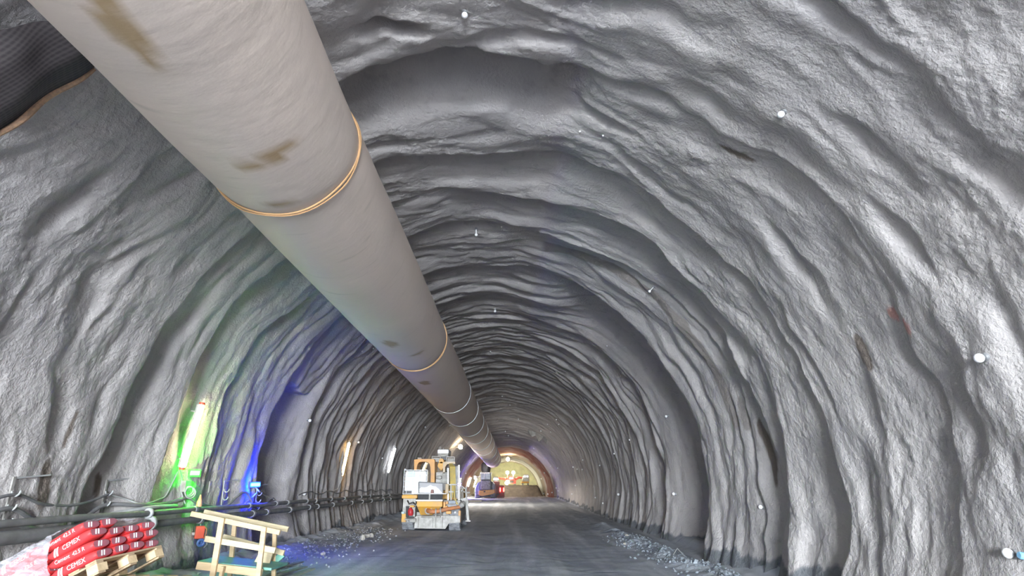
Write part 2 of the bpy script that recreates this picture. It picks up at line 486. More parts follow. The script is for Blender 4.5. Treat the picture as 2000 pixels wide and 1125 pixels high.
for nm, a, b in (('wall_left', 0, i0 + 1), ('ceiling', i0, i1 + 1), ('wall_right', i1, len(TH))):
    o = grid_mesh(nm, V[:, a:b], M['lining'], {'damp': damp[:, a:b], 'brown_tone': brown_tone[:, a:b], 'red': red[:, a:b], 'tan': tan[:, a:b], 'sheet': sheet[:, a:b], 'paint': paint[:, a:b]})
    struct(o)
lab(bpy.data.objects['wall_left'], 'rippled grey sprayed concrete wall carrying the lamps and pipes')
lab(bpy.data.objects['wall_right'], 'rippled grey sprayed concrete wall opposite the lamps')
lab(bpy.data.objects['ceiling'], 'rippled grey sprayed concrete vault over the roadway')
# the working face at the far end
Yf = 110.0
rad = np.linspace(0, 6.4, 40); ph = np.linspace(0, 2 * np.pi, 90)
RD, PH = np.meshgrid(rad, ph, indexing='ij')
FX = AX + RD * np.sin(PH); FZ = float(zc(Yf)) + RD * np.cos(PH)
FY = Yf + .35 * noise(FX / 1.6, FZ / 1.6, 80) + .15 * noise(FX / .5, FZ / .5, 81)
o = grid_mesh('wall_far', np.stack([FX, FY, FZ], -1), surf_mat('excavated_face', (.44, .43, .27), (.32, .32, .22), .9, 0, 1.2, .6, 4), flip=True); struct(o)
lab(o, 'yellow green lit excavated face closing the far end')

# ------------------------------------------------------------------ floor
Xf = np.concatenate([np.arange(-7.6, -4.6, .05), np.arange(-4.6, 3.0, .09), np.arange(3.0, 6.6, .05)])
Yfl = np.concatenate([np.arange(-20.2, 4, .3), np.arange(4, 26, .06), np.arange(26, 50, .14), np.arange(50, 111, .4)])
FYY, FXX = np.meshgrid(Yfl, Xf, indexing='ij')
def floor_h(X, Y):
    z = floor_z(Y) + .03 * noise(X / 1.2, Y / 2.5, 90) + .012 * noise(X / .3, Y / .5, 91)
    z = z - .035 * np.exp(-((X + 0.6 + .15 * noise(Y / 4, Y * 0, 92)) / .28) ** 2) - .035 * np.exp(-((X - 1.25 + .15 * noise(Y / 4, Y * 0, 92)) / .28) ** 2)
    lb = sstep(-4.7, -6.3, X) if False else (1 - sstep(-6.4, -4.9, X))
    z = z + lb * (.14 + .16 * noise(X / .7, Y / .9, 93) + .05 * noise(X / .16, Y / .2, 94)) * sstep(8, 12, Y)
    rb = np.exp(-((X - 3.75 - .25 * noise(Y / 3, Y * 0, 95)) / .45) ** 2)
    z = z + rb * (.10 + .09 * noise(X / .5, Y / .7, 96) + .05 * noise(X / .13, Y / .16, 97)) * sstep(6, 9, Y) * (1 - .6 * sstep(22, 30, Y))
    z = z - .10 * np.exp(-((X - 4.65) / .3) ** 2) * (1 - sstep(15, 22, Y))
    z = z + (1 - sstep(.0, .35, 5.3 - X)) * .18
    return z
o = grid_mesh('floor', np.stack([FXX, FYY, floor_h(FXX, FYY)], -1), M['floor']); struct(o)
lab(o, 'wet dark grey mud roadway with wheel tracks')
gx_, gy_ = np.meshgrid(np.linspace(-14, 12, 30), np.linspace(-48, -19.9, 30), indexing='xy')
o = grid_mesh('bounce_ground_outside', np.stack([gx_, gy_, -.05 + .03 * noise(gx_, gy_, 99)], -1), surf_mat('pale_bounce_gravel', (.55, .54, .52), (.45, .44, .43), .9, 0, 2)); struct(o)  # unseen ground, made pale to bounce daylight up to the vault
mb = MB(); mb.box(-9, -20.35, -.4, -4.0, -19.95, 10); mb.box(4.4, -20.35, -.4, 9, -19.95, 10); mb.box(-4.0, -20.35, 6.6, 4.4, -19.95, 10); struct(mb.build('portal_light_mask', M['lining']))  # unseen wall added to narrow the opening and direct the daylight
def fz(x, y): return float(floor_h(np.array([x]), np.array([y]))[0])

# bench of muck ahead, carrying the drill rig
bx = np.linspace(-6.3, 5.0, 90); by = np.concatenate([np.linspace(77, 86, 60), np.linspace(86.5, 111, 40)])
BY, BX = np.meshgrid(by, bx, indexing='ij')
prof = sstep(79.2, 83.0, BY + .5 * noise(BX / 2, BY / 3, 100)) * (1 - sstep(3.3, 4.4, BX + .0 * BY)) * (1 - .75 * (1 - sstep(-6.0, -3.4, BX)))
BZ = .0 + 1.62 * prof + .10 * noise(BX / .8, BY / .9, 101) + .04 * noise(BX / .25, BY / .3, 102)
o = grid_mesh('muck_bank', np.stack([BX, BY, BZ], -1), M['muck'])
tag(o, 'brown bank of excavated muck across the roadway before the bright face', 'muck', kind='stuff')

# ------------------------------------------------------------------ ventilation duct
def duct_c(Y):
    k = float(sstep(18, 80, Y))
    return Vector((-3.03 + .50 * k, Y, EYE.z + 4.22 - 1.15 * k))
JO = [-13.9, -3.8, 6.28, 16.45, 26.3, 31.6, 36.9, 42.0, 47.2, 52.4, 57.8, 63.2, 68.6, 73.5]
stains = [(7 - .0, 0, 0, 0)]
vd = empty('ventilation_duct', duct_c(6.28), 'huge beige fabric ventilation duct hung under the vault', 'ventilation duct')
def duct_section(y0, y1, st):
    nY = max(12, int((y1 - y0) / .12)); nT = 72
    ys = np.linspace(y0, y1, nY); ts = np.linspace(0, 2 * np.pi, nT + 1)
    A, B = np.meshgrid(ys, ts, indexing='ij')
    far = float(sstep(20, 40, np.array([(y0 + y1) / 2]))[0])
    t = (A - y0) / (y1 - y0)
    r = .985 - .025 * far + (.012 + .05 * far) * np.clip(np.sin(np.pi * t), 0, 1) ** .5 + .012 * noise(A / 1.5, np.cos(B) * 2, 110) - .02 * np.exp(-((A - y0) / .1) ** 2) - .02 * np.exp(-((A - y1) / .1) ** 2)
    # shallow hoop creases
    for cx in np.linspace(y0, y1, max(2, int((y1 - y0) / (2.4 if far < .5 else 1.8))) + 1)[1:-1]:
        r = r - (.006 + .026 * far) * np.exp(-((A - cx - .15 * np.sin(B + cx)) / .05) ** 2)
    cs = np.array([duct_c(y) for y in ys])
    X = cs[:, 0][:, None] + r * np.sin(B); Z = cs[:, 2][:, None] + r * np.cos(B)
    sag = .05 * far * np.sin(np.pi * t)
    s = np.zeros_like(A)
    for (sy, sa, ly, la, sl) in st:
        da = (B - sa + np.pi) % (2 * np.pi) - np.pi
        q = np.sqrt(((A - sy + sl * da) / ly) ** 2 + (da / la) ** 2) + .38 * noise(A / .22, B / .16, int(sy * 10) % 200)
        s = np.maximum(s, (1 - sstep(.62, .92, q)))
    off = vd.location
    V_ = np.stack([X - off.x, A - off.y, Z - sag - off.z], -1)
    o = grid_mesh('duct_section', V_, M['duct'], {'stain': s * .85}, flip=True)
    o.parent = vd
def duct_hit(px, py):
    d = ray(px, py).normalized()
    for k in range(100, 9000):
        p = EYE + d * (k * .01)
        c = duct_c(p.y)
        if (p.x - c.x) ** 2 + (p.z - c.z) ** 2 < .98:
            return p.y, math.atan2(p.x - c.x, p.z - c.z) % (2 * math.pi)
ST = []
for px, py, ly, la, sl in [(225, 35, .75, .16, .9), (262, 85, .28, .10, .6), (530, 305, .12, .42, -.28), (480, 320, .09, .14, 0), (545, 397, .06, .22, 0), (762, 672, .40, .22, .2),
                           (829, 748, .45, .25, 0), (380, 268, .03, .3, .1), (815, 692, .12, .3, 0)]:
    hy, ha = duct_hit(px, py)
    ST.append((hy, ha, ly, la, sl))
for a, b in zip(JO[:-1], JO[1:]):
    duct_section(a, b, [s for s in ST if a - 1 < s[0] < b + 1])
for i, j in enumerate(JO[1:]):
    c = duct_c(j); mb = MB()
    n = 60; pts = [[], []]
    for q in (0, 1):
        for k in range(n):
            t = 2 * math.pi * k / n
            w = .035 * math.sin(5 * t + q * 1.7) * (j < 20) * .5
            rr = .985 + .012 * q
            pts[q].append(Vector((c.x + rr * math.sin(t), j + w + q * (.035 + .018 * math.sin(7 * t)), c.z + rr * math.cos(t))))
    rad_ = .013 if j < 20 else .018
    mb.tube(pts[0] + [pts[0][0]], rad_, 6, False)
    if j < 20: mb.tube(pts[1] + [pts[1][0]], rad_ * .8, 6, False)
    mb.build('joint_ring', M['tape'] if j < 20 else M['galv'], vd, True)
# hangers up to the vault
for y in (1.5, 4, 8.5, 11.5, 14, 19, 22.5, 29, 34, 39, 44.5, 50, 55, 60.5, 66, 71):
    c = duct_c(y); th = math.atan2(c.x - AX, c.z - float(zc(y))); top = wall_pt(y, th, -.05)
    n = (top - Vector((AX, y, float(zc(y))))).normalized()
    mb = MB(); mb.tube([c + n * .97, top], .012, 6)
    mb.build('hanger_wire', M['galv'], vd)
# dark folded end hanging below
bc = at(949, 913, 75.4)
mb = MB()
n = 22
pts = [bc + Vector((0, 0, .72 - 1.36 * k / 9)) for k in range(10)]
rs = [.25, .46, .56, .60, .60, .60, .59, .57, .55, .5]
mb.tube(pts, rs, n)
for k, v in enumerate(mb.v):
    a = math.atan2(v.y - bc.y, v.x - bc.x); f = 1 + .07 * math.sin(5 * a) + .04 * math.sin(9 * a + 1)
    v.x = bc.x + (v.x - bc.x) * f; v.y = bc.y + (v.y - bc.y) * f
tag(mb.build('rolled_duct_fabric', M['dsteel'], None, True), 'dark rolled bundle hanging below the far duct end above the parked loader', 'bundle')

# ------------------------------------------------------------------ mesh tarp and shadow top left
def tarp():
    cs = [(-120, 40), (40, -10), (175, 118), (-60, 292)]
    na, nb = 50, 40
    base = []
    P = []
    for px, py in [(92, 26), (166, 112), (0, 238), (-70, 62)]:  # upper corners raised: dark cloth stands in for the shadow band there
        P.append(wall_hit(px, py, .0))
    t = empty('mesh_and_shadow_sheet', P[0][0], 'dark brown woven mesh sheet, its upper part standing in for shadow beside the duct', 'mesh sheet')
    # corners (Y, theta): top edge by the duct, lower edge along the orange strap
    y_a, t_a = P[1][1], P[1][2]; y_b, t_b = P[2][1], P[2][2]
    y_c, t_c = P[0][1], P[0][2]; y_d, t_d = P[3][1], P[3][2]
    VV = np.zeros((na, nb, 3)); off = t.location
    for i in range(na):
        u = -.05 + 1.35 * i / (na - 1)
        for j in range(nb):
            v = j / (nb - 1)
            Y0 = y_a + (y_b - y_a) * u; T0 = t_a + (t_b - t_a) * u
            Y1 = y_c + (y_d - y_c) * u; T1 = t_c + (t_d - t_c) * u
            Y = Y0 + (Y1 - Y0) * v; T = T0 + (T1 - T0) * v
            bul = .10 + .16 * math.sin(math.pi * min(1, v * 1.0)) + .02 * math.sin(9 * u + 3 * v) + .012 * math.sin(15 * v + 4 * u)
            p = wall_pt_s(Y, T, bul)
            VV[i, j] = p - off
    o = grid_mesh('cloth_and_shadow', VV, M['mesh']); o.parent = t
    mb = MB(); pts = []
    for i in range(24):
        u = .0 + 1.25 * i / 23
        pts.append(wall_pt_s(y_a + (y_b - y_a) * u, t_a + (t_b - t_a) * u, .12 + .03 * math.sin(9 * u)))
    mb.tube(pts, [.02 + .018 * math.sin(math.pi * k / 23) for k in range(24)], 8)
    lab(mb.build('strap', surf_mat('orange_webbing', (.50, .30, .18), (.30, .2, .14), .8, 0, 30), t, True), 'frayed orange strap')
def wall_pt_s(Y, th, inset):
    r = R0 - .02 - inset
    return Vector((AX + r * math.sin(th), Y, float(zc(Y)) + r * math.cos(th)))
tarp()

# ------------------------------------------------------------------ bolts
def bolt_near(px, py, size, label, stem=False, star=False):
    p, Y, t, n = wall_hit(px, py, 0)
    r = size
    o = empty('rock_bolt', p, label, 'bolt', 'white bolt heads on the lining')
    mb = MB(); mb.cyl(p - n * .05, p + n * .025, r * 1.0, 16, .006); mb.build('nut', M['galv'], o, True)
    mb = MB(); tip = p + n * (.03 + (.12 if stem else .02))
    mb.tube([p + n * .02, tip], r * .35, 8); 
    mb.ball(tip + n * r * .5, r, 14, 8)
    lab(mb.build('cap', M['cap'], o, True), 'white cap')
    if star:
        mb = MB(); a = n.orthogonal().normalized(); b = n.cross(a)
        for k in range(4):
            e = a * math.cos(k * math.pi / 2 + .4) + b * math.sin(k * math.pi / 2 + .4)
            mb.bar(p + n * .02, p + e * .16 - n * .01, .02, .012, n)
        mb.build('plate', M['gsteel'], o)
near = [(908, 22, .045, 'white bolt head with star plate on the vault at the top edge of the photo', 0, 1),
        (1532, 217, .045, 'white bolt head alone on the upper wall opposite the duct', 0, 0),
        (1925, 697, .05, 'white bolt head below the red paint smear near the right photo edge', 0, 0),
        (1983, 1083, .05, 'white bolt head beside the light blue plug in the bottom right corner', 0, 0),
        (930, 447, .04, 'white capped bolt on a long stem in the middle of the vault', 1, 0),
        (1277, 560, .035, 'small white bolt high on the wall above the faint scratched lines', 1, 0),
        (1492, 991, .045, 'white bolt head at the foot of the long brown streak', 0, 0),
        (1320, 965, .05, 'white bolt head low on the smooth wall between the two deep grooves', 0, 0),
        (1305, 812, .045, 'white bolt head high on the smooth wall inside the deep groove', 0, 0),
        (1211, 966, .065, 'larger white bolt head low on the ribbed wall just beyond the dark groove', 0, 0),
        (601, 820, .05, 'white bolt head beside the recess above the warm tube lamp', 0, 0),
        (590, 965, .05, 'white bolt head just above the wall pipes by the recess', 0, 0),
        (697, 863, .05, 'white bolt head beside the top of the warm tube lamp', 0, 0),
        (967, 604, .05, 'white bolt head on the vault nearest beyond the dark cross step', 0, 0)]
for a in near: bolt_near(*a[:4], stem=a[4], star=a[5])
p, Y, t, n = wall_hit(1990, 1085)
mb = MB(); mb.cyl(p - n * .05 + Vector((0, -.12, 0)), p + n * .10 + Vector((0, -.12, 0)), .035, 14, .008)
tag(mb.build('wall_plug', M['blue'], None, True), 'light blue plug in the wall at the bottom right corner', 'plug')
far_groups = {
 'vault': ('small white bolt cap on the vault alongside the far half of the duct', 'far bolt caps on the vault',
   [(958, 686), (965, 743), (1186, 675), (981, 773), (996, 790), (978, 795), (1013, 818), (987, 842), (993, 850), (1178, 264), (1133, 256)]),
 'right_hi': ('small white bolt cap on the upper ribbed wall short of the red arch', 'bolt caps on the upper ribbed wall',
   [(1087, 819), (1092, 828), (1070, 828), (1057, 841), (1076, 843), (1230, 859), (1200, 886), (1172, 909), (1139, 898), (1120, 912), (1128, 916), (1138, 917)]),
 'right_lo': ('small white bolt cap low on the ribbed wall above the roadway edge', 'bolt caps low on the ribbed wall',
   [(1125, 948), (1118, 965), (1164, 972), (1178, 983)]),
 'arch': ('tiny white bolt cap on or beside the red arch', 'bolt caps round the red arch',
   [(1043, 875), (1043, 885), (1065, 894), (1076, 910), (1090, 914), (1074, 922), (1064, 923), (1058, 935), (1087, 953), (1091, 959), (1079, 962), (1071, 965), (1063, 964)]),
 'left': ('small white bolt cap on the lamp side wall beneath the far duct', 'bolt caps on the lamp side wall',
   [(772, 751), (810, 798), (830, 834), (878, 831), (746, 895), (729, 967), (909, 924), (898, 921), (729, 680), (707, 686)])}
mb = MB(); mb.ball((0, 0, 0), 1, 10, 6)
proto = mb.build('bolt_cap', M['cap'], None, True); first = True
for key, (lb, gr, pts) in far_groups.items():
    for px, py in pts:
        p, Y, t, n = wall_hit(px, py, 0)
        o = proto if first else proto.copy()
        if not first: COL.objects.link(o)
        first = False
        r = max(.018, 1.45 * Y / F)
        o.location = p + n * r * .5; o.scale = (r, r, r); tag(o, lb, 'bolt', gr)

# torn grey sheet hanging from the vault far ahead
mb = MB()
c0, y0_, t0_, n0_ = wall_hit(1052, 846, .05)
tp = [wall_hit(px, py, .03)[0] for px, py in ((1032, 839), (1040, 841), (1047, 844), (1054, 847), (1061, 851), (1068, 857))]
dn = [.25, 1.0, .5, 1.25, .35, .9]
vs = []
for q, d_ in zip(tp, dn):
    vs += [q, q + Vector((-.05, -.12, -d_ * .55)), q + Vector((.02, .03, 0)), q + Vector((-.03, -.09, -d_ * .55))]
fs = []
for i in range(5):
    a, b = 4 * i, 4 * i + 4
    fs += [(a, b, b + 1, a + 1), (a + 2, a + 3, b + 3, b + 2), (a + 1, b + 1, b + 3, a + 3), (a, a + 2, b + 2, b)]
mb.add(vs, fs)
tag(mb.build('torn_sheet', M['lsteel']), 'torn grey sheet hanging in points from the vault far ahead', 'sheet')

# ------------------------------------------------------------------ tube lamps
def lamp_light(name, p, n, along, sx, sy, col, watts, parent):
    col = tuple(.6 * .96 + .4 * c for c in col)
    l = bpy.data.lights.new(name, 'AREA'); l.shape = 'RECTANGLE'; l.size = sx; l.size_y = sy; l.color = col; l.energy = watts
    o = bpy.data.objects.new(name, l); COL.objects.link(o)
    z = -Vector(n).normalized(); x = Vector(along); x = (x - z * x.dot(z)).normalized(); y = z.cross(x)
    o.matrix_world = Matrix.Translation(Vector(p)) @ Matrix((x, y, z)).transposed().to_4x4()
    return o
def tube_lamp(pa, pb, col, strength, label, r=.055, wdt=.12, watts=3000):
    a, Ya, ta, na = wall_hit(*pa, .10); b, Yb, tb, nb = wall_hit(*pb, .10)
    Ym = (Ya + Yb) / 2
    a = at(*pa, Ym); b = at(*pb, Ym)
    for q in (a, b):   # both ends on the wall line
        pass
    tha = math.atan2(a.x - AX, a.z - float(zc(Ym))); thb = math.atan2(b.x - AX, b.z - float(zc(Ym)))
    rin = min(float(surf_r(np.array([Ym]), np.array([x]))[0]) for x in np.linspace(tha, thb, 7)) - .10
    def W(x, dy=0, ins=0): return Vector((AX + (rin - ins) * math.sin(x), Ym + dy, float(zc(Ym)) + (rin - ins) * math.cos(x)))
    ths = np.linspace(tha, thb, 5)
    o = empty('tube_lamp', W(ths[2]), label, 'lamp', 'tube lamps along the wall')
    n = Vector((-math.sin(ths[2]), 0, -math.cos(ths[2])))
    A, B = W(ths[0]), W(ths[-1]); d = (B - A).normalized()
    mb = MB(); mb.bar(A - n * .03, B - n * .03, wdt, .04, n)
    for q in (A + d * .15, B - d * .15): mb.bar(q - n * .03, q - n * .16, .03, .03)
    mb.build('housing', M['lsteel'], o)
    mb = MB(); mb.tube([A + n * .02, A + d * .03 + n * .02, B - d * .03 + n * .02, B + n * .02], [r * .7, r, r, r * .7], 14)
    lab(mb.build('tube', emit_mat('lamp_glow', col, strength), o, True), 'glowing tube')
    for q, s_ in ((A, -1), (B, 1)):
        mb = MB(); mb.cyl(q + n * .02, q + n * .02 + d * .05 * s_, r * 1.05, 12, .008)
        mb.build('end_cap', M['redbox'] if r > .05 and pa[0] < 500 else M['galv'], o, True)
    lamp_light('tube_lamp_light', W(ths[2], 0, r + .022), n, (B - A), (B - A).length * .97, r * 1.6, col, watts, o)
    return o, B
TL = 60
lamp1, l1b = tube_lamp((378, 787), (346, 912), (1, .90, .58), 150, 'long yellowish white tube lamp above the green signal light', .055)
tube_lamp((679, 864), (665, 929), (1, .62, .22), 75, 'warm orange tube lamp on the wall between the recess and the cool lamp', .055)
tube_lamp((764, 873), (755, 922), (.86, .93, 1), 80, 'cool white tube lamp on the wall nearest the yellow machine', .06)
tube_lamp((833, 899), (824, 928), (1, .78, .42), 90, 'warm tube lamp seen through the yellow arched frame', .06)
tube_lamp((899, 934), (898, 950), (1, .86, .60), 130, 'small bright tube lamp just beside the machine mast', .07)
tube_lamp((916, 931), (914, 950), (1, .90, .66), 150, 'tall far tube lamp, middle of the three beyond the machine', .08)
tube_lamp((928, 933), (926, 951), (1, .90, .66), 150, 'far tube lamp next to the parked loader', .08)

# flood lamps on the vault
def flood(px, py, col, strength, label, size, watts, arm=None):
    p, Y, t, n = wall_hit(px, py, .6)
    o = empty('flood_lamp', p, label, 'lamp')
    mb = MB(); mb.bar(p, p - n * .75, .05, .05); mb.ring(p, (0, 1, 0), size * 1.05, .02, 16); mb.build('bracket', M['galv'], o)
    mb = MB(); mb.ball(p, size, 14, 8); lab(mb.build('bulb', emit_mat('flood_glow', col, strength), o, True), 'glowing head')
    lamp_light('flood_lamp_light', p + n * (size + .01), n, (0, 1, 0), .22, .22, col, watts, o)
    if arm:
        q = wall_hit(*arm, .1)[0]
        mb = MB(); mb.bar(p, q, .07, .05); mb.build('arm', M['lsteel'], o)
flood(890, 863, (1, .80, .50), 190, 'glaring flood lamp on the vault above the yellow machine', .19, 900, arm=(873, 877))
flood(992, 888, (1, .78, .46), 260, 'glaring flood lamp under the crown of the red arch', .24, 260)

# signal lights
def signal(px, py, w, h, col, strength, label, hidden=False):
    p, Y, t, n = wall_hit(px, py, .12)
    a = Vector((0, 1, 0)); up = n.cross(a)
    if up.z < 0: up = -up
    o = empty('signal_light', p, label, 'signal light', 'coloured signal lights')
    # face turned half toward the roadway entrance
    f = (n * .75 + Vector((0, -.9, 0))).normalized(); side = f.cross(up).normalized()
    mb = MB(); mb.obox(p - f * .05, side * (w / 2 + .03), up * (h / 2 + .03), f * .05); mb.bar(p - f * .05, p - n * .2, .05, .05)
    mb.build('housing', M['dsteel'], o)
    mb = MB(); mb.obox(p + f * .04, side * w / 2, up * h / 2, f * .045)
    lab(mb.build('lens', emit_mat('signal_glow', col, strength), o, bevel=.01), 'glowing lens')
    return p
g1 = signal(369, 924, .17, .09, (.002, 1, .002), 400, 'green glowing signal light below the yellowish tube lamp')
b1 = signal(489, 947, .20, .07, (.0008, .016, 1), 900, 'blue glowing signal light at the edge of the wall recess')
signal(895, 946, .5, .3, (.10, .03, 1), 520, 'blue signal light on the wall behind the machine mast')

# ------------------------------------------------------------------ pipes and cables
PX = -6.42
def pipe_path(z, x, y0, y1, step=.8, wob=.015, seed=1):
    out = []
    y = y0
    while y < y1 + .01:
        out.append(Vector((x + wob * float(noise(y / 2.0, seed, 120)), y, z - .55 * float(sstep(24, 78, y)) * .35 + wob * float(noise(y / 1.7, seed, 121)))))
        y += step
    return out
def pipe(name, z, x, y0, y1, r, label, cat, seed, clampR):
    o = empty(name, (x, y0, z), label, cat)
    pts = pipe_path(z, x, y0, y1, seed=seed)
    mb = MB(); mb.tube(pts, r, 14); mb.build('barrel', M['pipe'], o, True)
    return o, pts
up_, upp = pipe('wall_pipe', 1.19, PX, -8.0, 70, .05, 'thinner upper grey pipe running along the foot of the wall', 'pipe', 1, .07)
lo_, lop = pipe('wall_pipe', 1.00, PX + .02, 10.6, 70, .062, 'thicker lower grey pipe running along the wall beyond its flanged joint', 'pipe', 2, .07)
ne_, nep = pipe('wall_pipe', 1.02, PX + .02, -8.0, 10.5, .088, 'fat near grey pipe ending in a pale flange behind the cement bags', 'pipe', 3, .1)
mb = MB(); q = Vector((PX + .02, 10.5, 1.02)); mb.cyl(q, q + Vector((0, .06, 0)), .125, 20, .01); lab(mb.build('flange', M['lcable'], ne_, True), 'pale flange')
mb = MB(); q = Vector((PX, 10.45, 1.19)); mb.cyl(q, q + Vector((0, .05, 0)), .085, 20, .008); lab(mb.build('coupling', M['lcable'], up_, True), 'pale coupling')
for i, y in enumerate([12.2, 14.6, 15.6, 17.0, 18.2, 19.4, 21, 22.8, 24.6, 26.5, 28.5, 30.5]):
    mb = MB(); k = min(range(len(upp)), key=lambda j: abs(upp[j].y - y)); c = upp[k]
    mb.cyl(c + Vector((0, -.05, 0)), c + Vector((0, .05, 0)), .068, 14, .01); mb.bar(c, c + Vector((-.3, 0, .02)), .03, .02)
    mb.build('clamp', M['galv'], up_, True)
    mb = MB(); k = min(range(len(lop)), key=lambda j: abs(lop[j].y - y - .2)); c = lop[k]
    mb.cyl(c + Vector((0, -.05, 0)), c + Vector((0, .05, 0)), .082, 14, .01); mb.bar(c, c + Vector((-.3, 0, .02)), .03, .02)
    mb.build('clamp', M['galv'], lo_, True)
# brackets with hooks
def bracket(px, py, label):
    p, Y, t, n = wall_hit(px, py, .0)
    o = empty('cable_bracket', p, label, 'bracket', 'hooked cable brackets on the wall')
    up = Vector((math.cos(t), 0, -math.sin(t))); up = Vector((0, 0, 1))
    mb = MB(); mb.bar(p + up * .12 + n * .06, p - up * .45 + n * .08, .035, .02, n); mb.build('upright', M['gsteel'], o)
    mb = MB(); mb.bar(p + up * .10 + n * .05, p + up * .15 + n * .10 + Vector((0, .55, 0)), .02, .02); mb.build('rod', M['lcable'], o)
    hooks = []
    for k in range(3):
        c = p - up * (.06 + .17 * k) + n * .08
        pts = [c + n * (.10 * (1 - math.cos(a)) * .6) - up * .07 * math.sin(a) for a in np.linspace(0, math.pi, 9)]
        mb = MB(); mb.tube(pts, .012, 8); mb.build('hook', M['lcable'], o, True)
        hooks.append(c + n * .06 - up * .05)
    return hooks
h1 = bracket(14, 950, 'hooked cable bracket at the left edge of the photo')
h2 = bracket(199, 952, 'hooked cable bracket above the cement bags')
h3 = bracket(432, 950, 'hooked cable bracket between the green and blue signal lights')
h4 = bracket(497, 958, 'hooked cable bracket beside the blue signal light')
def cable(pts, r, label, mat=None, name='cable'):
    """smooth curve through points as a tube"""
    P = [Vector(p) for p in pts]; out = []
    for i in range(len(P) - 1):
        p0 = P[max(i - 1, 0)]; p1 = P[i]; p2 = P[i + 1]; p3 = P[min(i + 2, len(P) - 1)]
        for k in range(10):
            t = k / 10
            out.append(.5 * ((2 * p1) + (p2 - p0) * t + (2 * p0 - 5 * p1 + 4 * p2 - p3) * t * t + (3 * p1 - p0 - 3 * p2 + p3) * t ** 3))
    out.append(P[-1])
    mb = MB(); mb.tube(out, r, 8)
    return tag(mb.build(name, mat or M['cable'], None, True), label, 'cable', 'cables along the wall')
def sag(a, b, s): 
    m = (a + b) / 2; return [a, a * .75 + b * .25 - Vector((0, 0, s * .75)), m - Vector((0, 0, s)), a * .25 + b * .75 - Vector((0, 0, s * .75)), b]
pre = [h + Vector((0, -2.2, -.1)) for h in h1]
def wq(px, py, ins): return wall_hit(px, py, ins)[0]
cable(sag(pre[0], h1[0], .1) + sag(h1[0], h2[0], .16)[1:] , .022, 'upper sagging cable between the two brackets behind the cement bags', M['cable'])
cable(sag(pre[1], h1[1], .1) + sag(h1[1], h2[1], .24)[1:] + [wq(262, 988, .12), wq(310, 985, .12), wq(345, 975, .12), wq(362, 973, .1)], .032, 'thick middle cable sagging past the brackets to the green signal light', M['cable'])
cable(sag(pre[2], h1[2], .06) + sag(h1[2], h2[2], .14)[1:] + [wq(280, 993, .14), wq(330, 990, .14)], .036, 'thickest lowest cable hooked under both near brackets', M['lcable'])
cable([h2[0], wq(235, 975, .08), wq(270, 985, .08), wq(305, 975, .08), wq(318, 968, .06), wq(330, 945, .06), wq(340, 921, .08)], .014, 'thin pale cable rising from the bracket to the yellowish tube lamp', M['lcable'])
cable([wq(343, 915, .08), wq(350, 935, .06), wq(347, 955, .06), wq(352, 985, .1)], .012, 'thin pale wire dropping from the yellowish tube lamp', M['lcable'])
cable([wq(360, 972, .1), wq(380, 985, .1), h3[2], wq(470, 962, .1), h4[2], wq(520, 975, .2)], .028, 'cable strung between the two signal lights', M['cable'])
cable([wq(470, 985, .1), wq(482, 975, .1), wq(495, 962, .1), wq(500, 955, .1)], .02, 'blue lit cable loop under the blue signal light', M['lcable'])
cable([wq(490, 950, .1), wq(498, 962, .14), wq(505, 950, .14), wq(503, 965, .14), wq(515, 978, .3)], .018, 'tangled cable knot beside the blue signal light', M['lcable'])
cable([Vector((-6.5, y, 1.42 + .05 * math.sin(y * 3.1))) for y in np.arange(17.8, 32, .55)], .02, 'wavy cable clipped above the wall pipes beyond the recess', M['cable'])
cable([wq(665, 931, .08), wq(660, 945, .08), wq(655, 955, .08), wq(640, 962, .1)], .014, 'thin cable hanging from the warm orange tube lamp', M['lcable'])
cable([wq(755, 924, .08), wq(752, 945, .08), wq(750, 962, .1)], .016, 'dark cable hanging from the cool white tube lamp', M['rubber'])
# coil box below the green light
p, Y, t, n = wall_hit(356, 950, .05)
o = empty('junction_box', p, 'small grey junction box with coiled cable under the green signal light', 'junction box')
mb = MB(); mb.obox(p + n * .02, (0, .10, 0), (n.cross(Vector((0, 1, 0)))) * .11, n * .05); mb.build('case', M['gsteel'], o, bevel=.01)
mb = MB()
for k in range(3): mb.ring(p + n * (.10 + .02 * k) - Vector((0, 0, .09 + .02 * k)), (n + Vector((0, -.6, .1 * k))).normalized(), .085 + .012 * k, .010, 24, 6)
mb.build('cable_coil', M['lcable'], o, True)
p, Y, t, n = wall_hit(409, 951, .02)
mb = MB(); mb.obox(p, (0, .06, 0), n.cross(Vector((0, 1, 0))) * .12, n * .015); tag(mb.build('wall_plate', M['lsteel'], None, bevel=.004), 'small pale metal plate on the wall between the signal lights', 'plate')
dd = ray(389, 985); p = Vector((PX, PX / dd.x * dd.y, 1.24))
mb = MB(); mb.tube([p, p + Vector((0, 0, .1)), p + Vector((0, 0, .15)), p + Vector((0, 0, .23))], [.055, .05, .03, .012], 14)
tag(mb.build('orange_cone', M['cone'], None, True), 'small orange and white cone standing on the upper pipe', 'cone')
